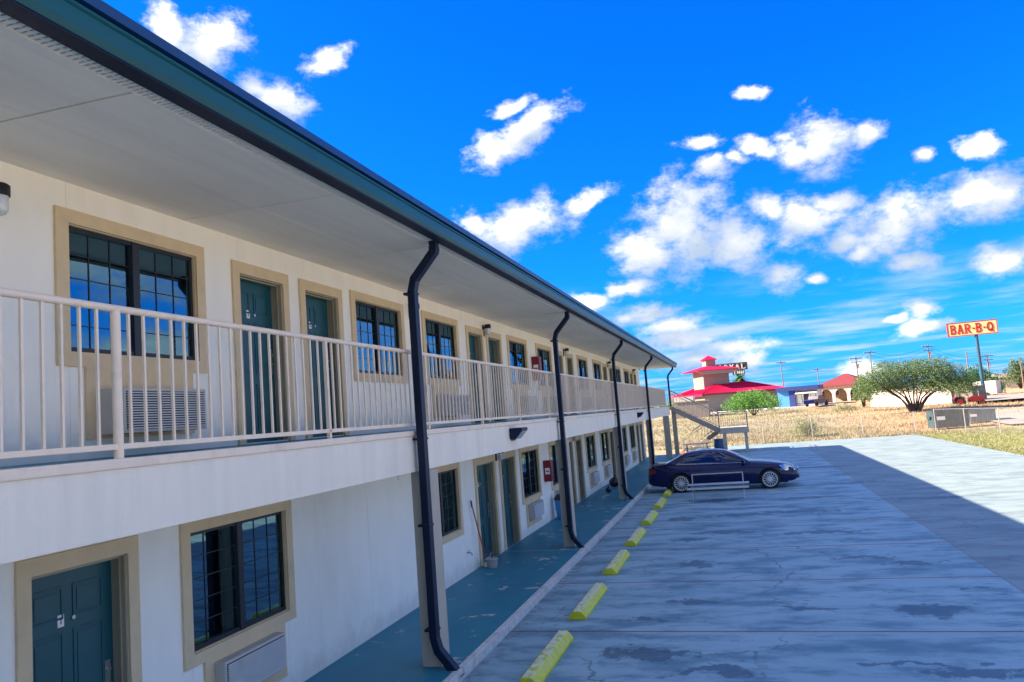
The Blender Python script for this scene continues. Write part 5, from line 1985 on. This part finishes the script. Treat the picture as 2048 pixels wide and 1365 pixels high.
p0 = P(1466, 738, 178)
p1 = P(1476, 806, 178)
ry = empty('royal_sign', (p0.x, 178, p1.z), math.radians(0), 'dark roadside sign board with white letters ROYAL behind the roof tower', 'sign')
hz = p0.z - p1.z
s_ = 178 / FPX
MB().tube([(.4, .3, -.4), (.4, .3, hz - 2.2)], .18, 10).build('pole', M['pole_blue'], ry)
MB().box((-3.55, 0, hz - .35), (3.1, .4, hz + 1.26)).build('sign_board', M['sign_dark'], ry)
x = -3.25
for ch in 'ROYAL':
    q = MB()
    letter(q, ch, x, hz - .12, .98, 1.12, .24, -.05)
    q.build('letter', M['sign_white'], ry)
    x += 1.24
MB().box((-.2, 0, hz - 1.45), (2.4, .4, hz - .40)).build('lower_board', M['sign_dark'], ry)
x = -.05
for ch in 'INN':
    q = MB()
    letter(q, ch, x, hz - 1.3, .66, .75, .16, -.05)
    q.build('letter', M['sign_white'], ry)
    x += .8

# palm beside the sign
p1 = P(1486, 800, 168)
pt = empty('palm_tree', (p1.x, 168, p1.z), 0, 'shaggy palm tree just right of the dark ROYAL sign', 'tree')
hh = (P(1484, 756, 168).z - p1.z)
MB().tube([(0, 0, -.5), (.05, 0, hh * .5), (-.2, 0, hh)], [.35, .3, .3], 9).build('trunk', M['bark'], pt)
q = MB()
rn = random.Random(2)
for k in range(70):
    a = rn.uniform(0, 2 * PI)
    e = rn.uniform(-.9, 1.2)
    L = rn.uniform(1.3, 2.3)
    pts_ = [Vector((-.2 + math.cos(a) * math.cos(e) * L * t_, math.sin(a) * math.cos(e) * L * t_, hh + math.sin(e) * L * t_ - 1.0 * t_ * t_)) for t_ in (0, .35, .7, 1)]
    sd = Vector((-math.sin(a), math.cos(a), 0))
    vs_ = []
    for p, w_ in zip(pts_, (.05, .28, .3, .03)):
        vs_ += [p - sd * w_, p + sd * w_]
    q.add(vs_, [(0, 1, 3, 2), (2, 3, 5, 4), (4, 5, 7, 6)])
q.build('fronds', M['leaf_dark'], pt)


# ------------------------------------------------------------------ utility poles and wires
def upole(pxt, pyt, pxb, Y, arm, label, grp='wooden utility poles on the horizon'):
    t_ = P(pxt, pyt, Y)
    r_ = empty('utility_pole', (t_.x, Y, 1.4), math.radians(20), label, 'utility pole', grp)
    h_ = t_.z - 1.4
    MB().tube([(0, 0, -.5), (0, 0, h_)], [.13, .09], 8).build('pole', M['wood'], r_)
    if arm:
        MB().box((-1.15, -.06, h_ - .45), (1.15, .06, h_ - .31)).build('cross_arm', M['wood'], r_)
        for x in (-1.0, -.5, .5, 1.0):
            MB().tube([(x, 0, h_ - .31), (x, 0, h_ - .14)], .04, 6).build('insulator', M['galv'], r_)
    if arm > 1:
        MB().tube([(.28, 0, h_ - 2.2), (.28, 0, h_ - 1.4)], .2, 10).build('transformer', M['galv'], r_)
        MB().box((-1.0, -.06, h_ - 1.1), (1.0, .06, h_ - .98)).build('cross_arm', M['wood'], r_)
    return t_


PL = [(1561, 722, 176, 1, 'utility pole with one crossarm behind the blue shop'), (1634, 736, 205, 1, 'utility pole above the red-roofed house'),
      (1711, 713, 150, 2, 'dark utility pole with transformer left of the mesquite tree'), (1739, 701, 150, 1, 'utility pole with wide crossarm above the left side of the mesquite tree'),
      (1797, 716, 165, 0, 'short bare pole showing above the middle of the mesquite tree'), (1855, 689, 150, 2, 'utility pole with several crossarms above the right side of the mesquite tree'),
      (1932, 704, 150, 0, 'thin bare pole just left of the tall sign pole'), (1973, 708, 150, 2, 'utility pole with transformer right of the tall sign pole'),
      (2040, 718, 140, 0, 'thin pale pole at the right edge of the photo')]
tops = []
for px_, py_, Y_, arm, lab in PL:
    tops.append(upole(px_, py_, 0, Y_, arm, lab))
wq = MB()
for i, j in ((0, 1), (1, 3), (3, 5), (5, 7)):
    for dz in (-.2, -.9):
        a, b_ = tops[i] + Vector((0, 0, dz)), tops[j] + Vector((0, 0, dz))
        pts_ = [a.lerp(b_, t_ / 10) - Vector((0, 0, 1.1 * 4 * (t_ / 10) * (1 - t_ / 10))) for t_ in range(11)]
        wq.tube(pts_, .02, 4, False)
tag(wq.build('power_lines', M['black']), 'thin power lines strung between the utility poles', 'power line')

# distant band of low trees on the horizon
rng = random.Random(21)
cl = []
for i in range(90):
    y = rng.uniform(330, 420)
    x = rng.uniform(-120, 260)
    cl.append((x, y, 2.2 + rng.uniform(0, 1.0), rng.uniform(4, 9), 4, rng.uniform(1.6, 3.0)))
o = foliage(cl, 26000, .9, 'distant_woods', M['leaf_dark'], None, 22)
tag(o, 'far-off band of low trees along the horizon', 'trees', kind='stuff')
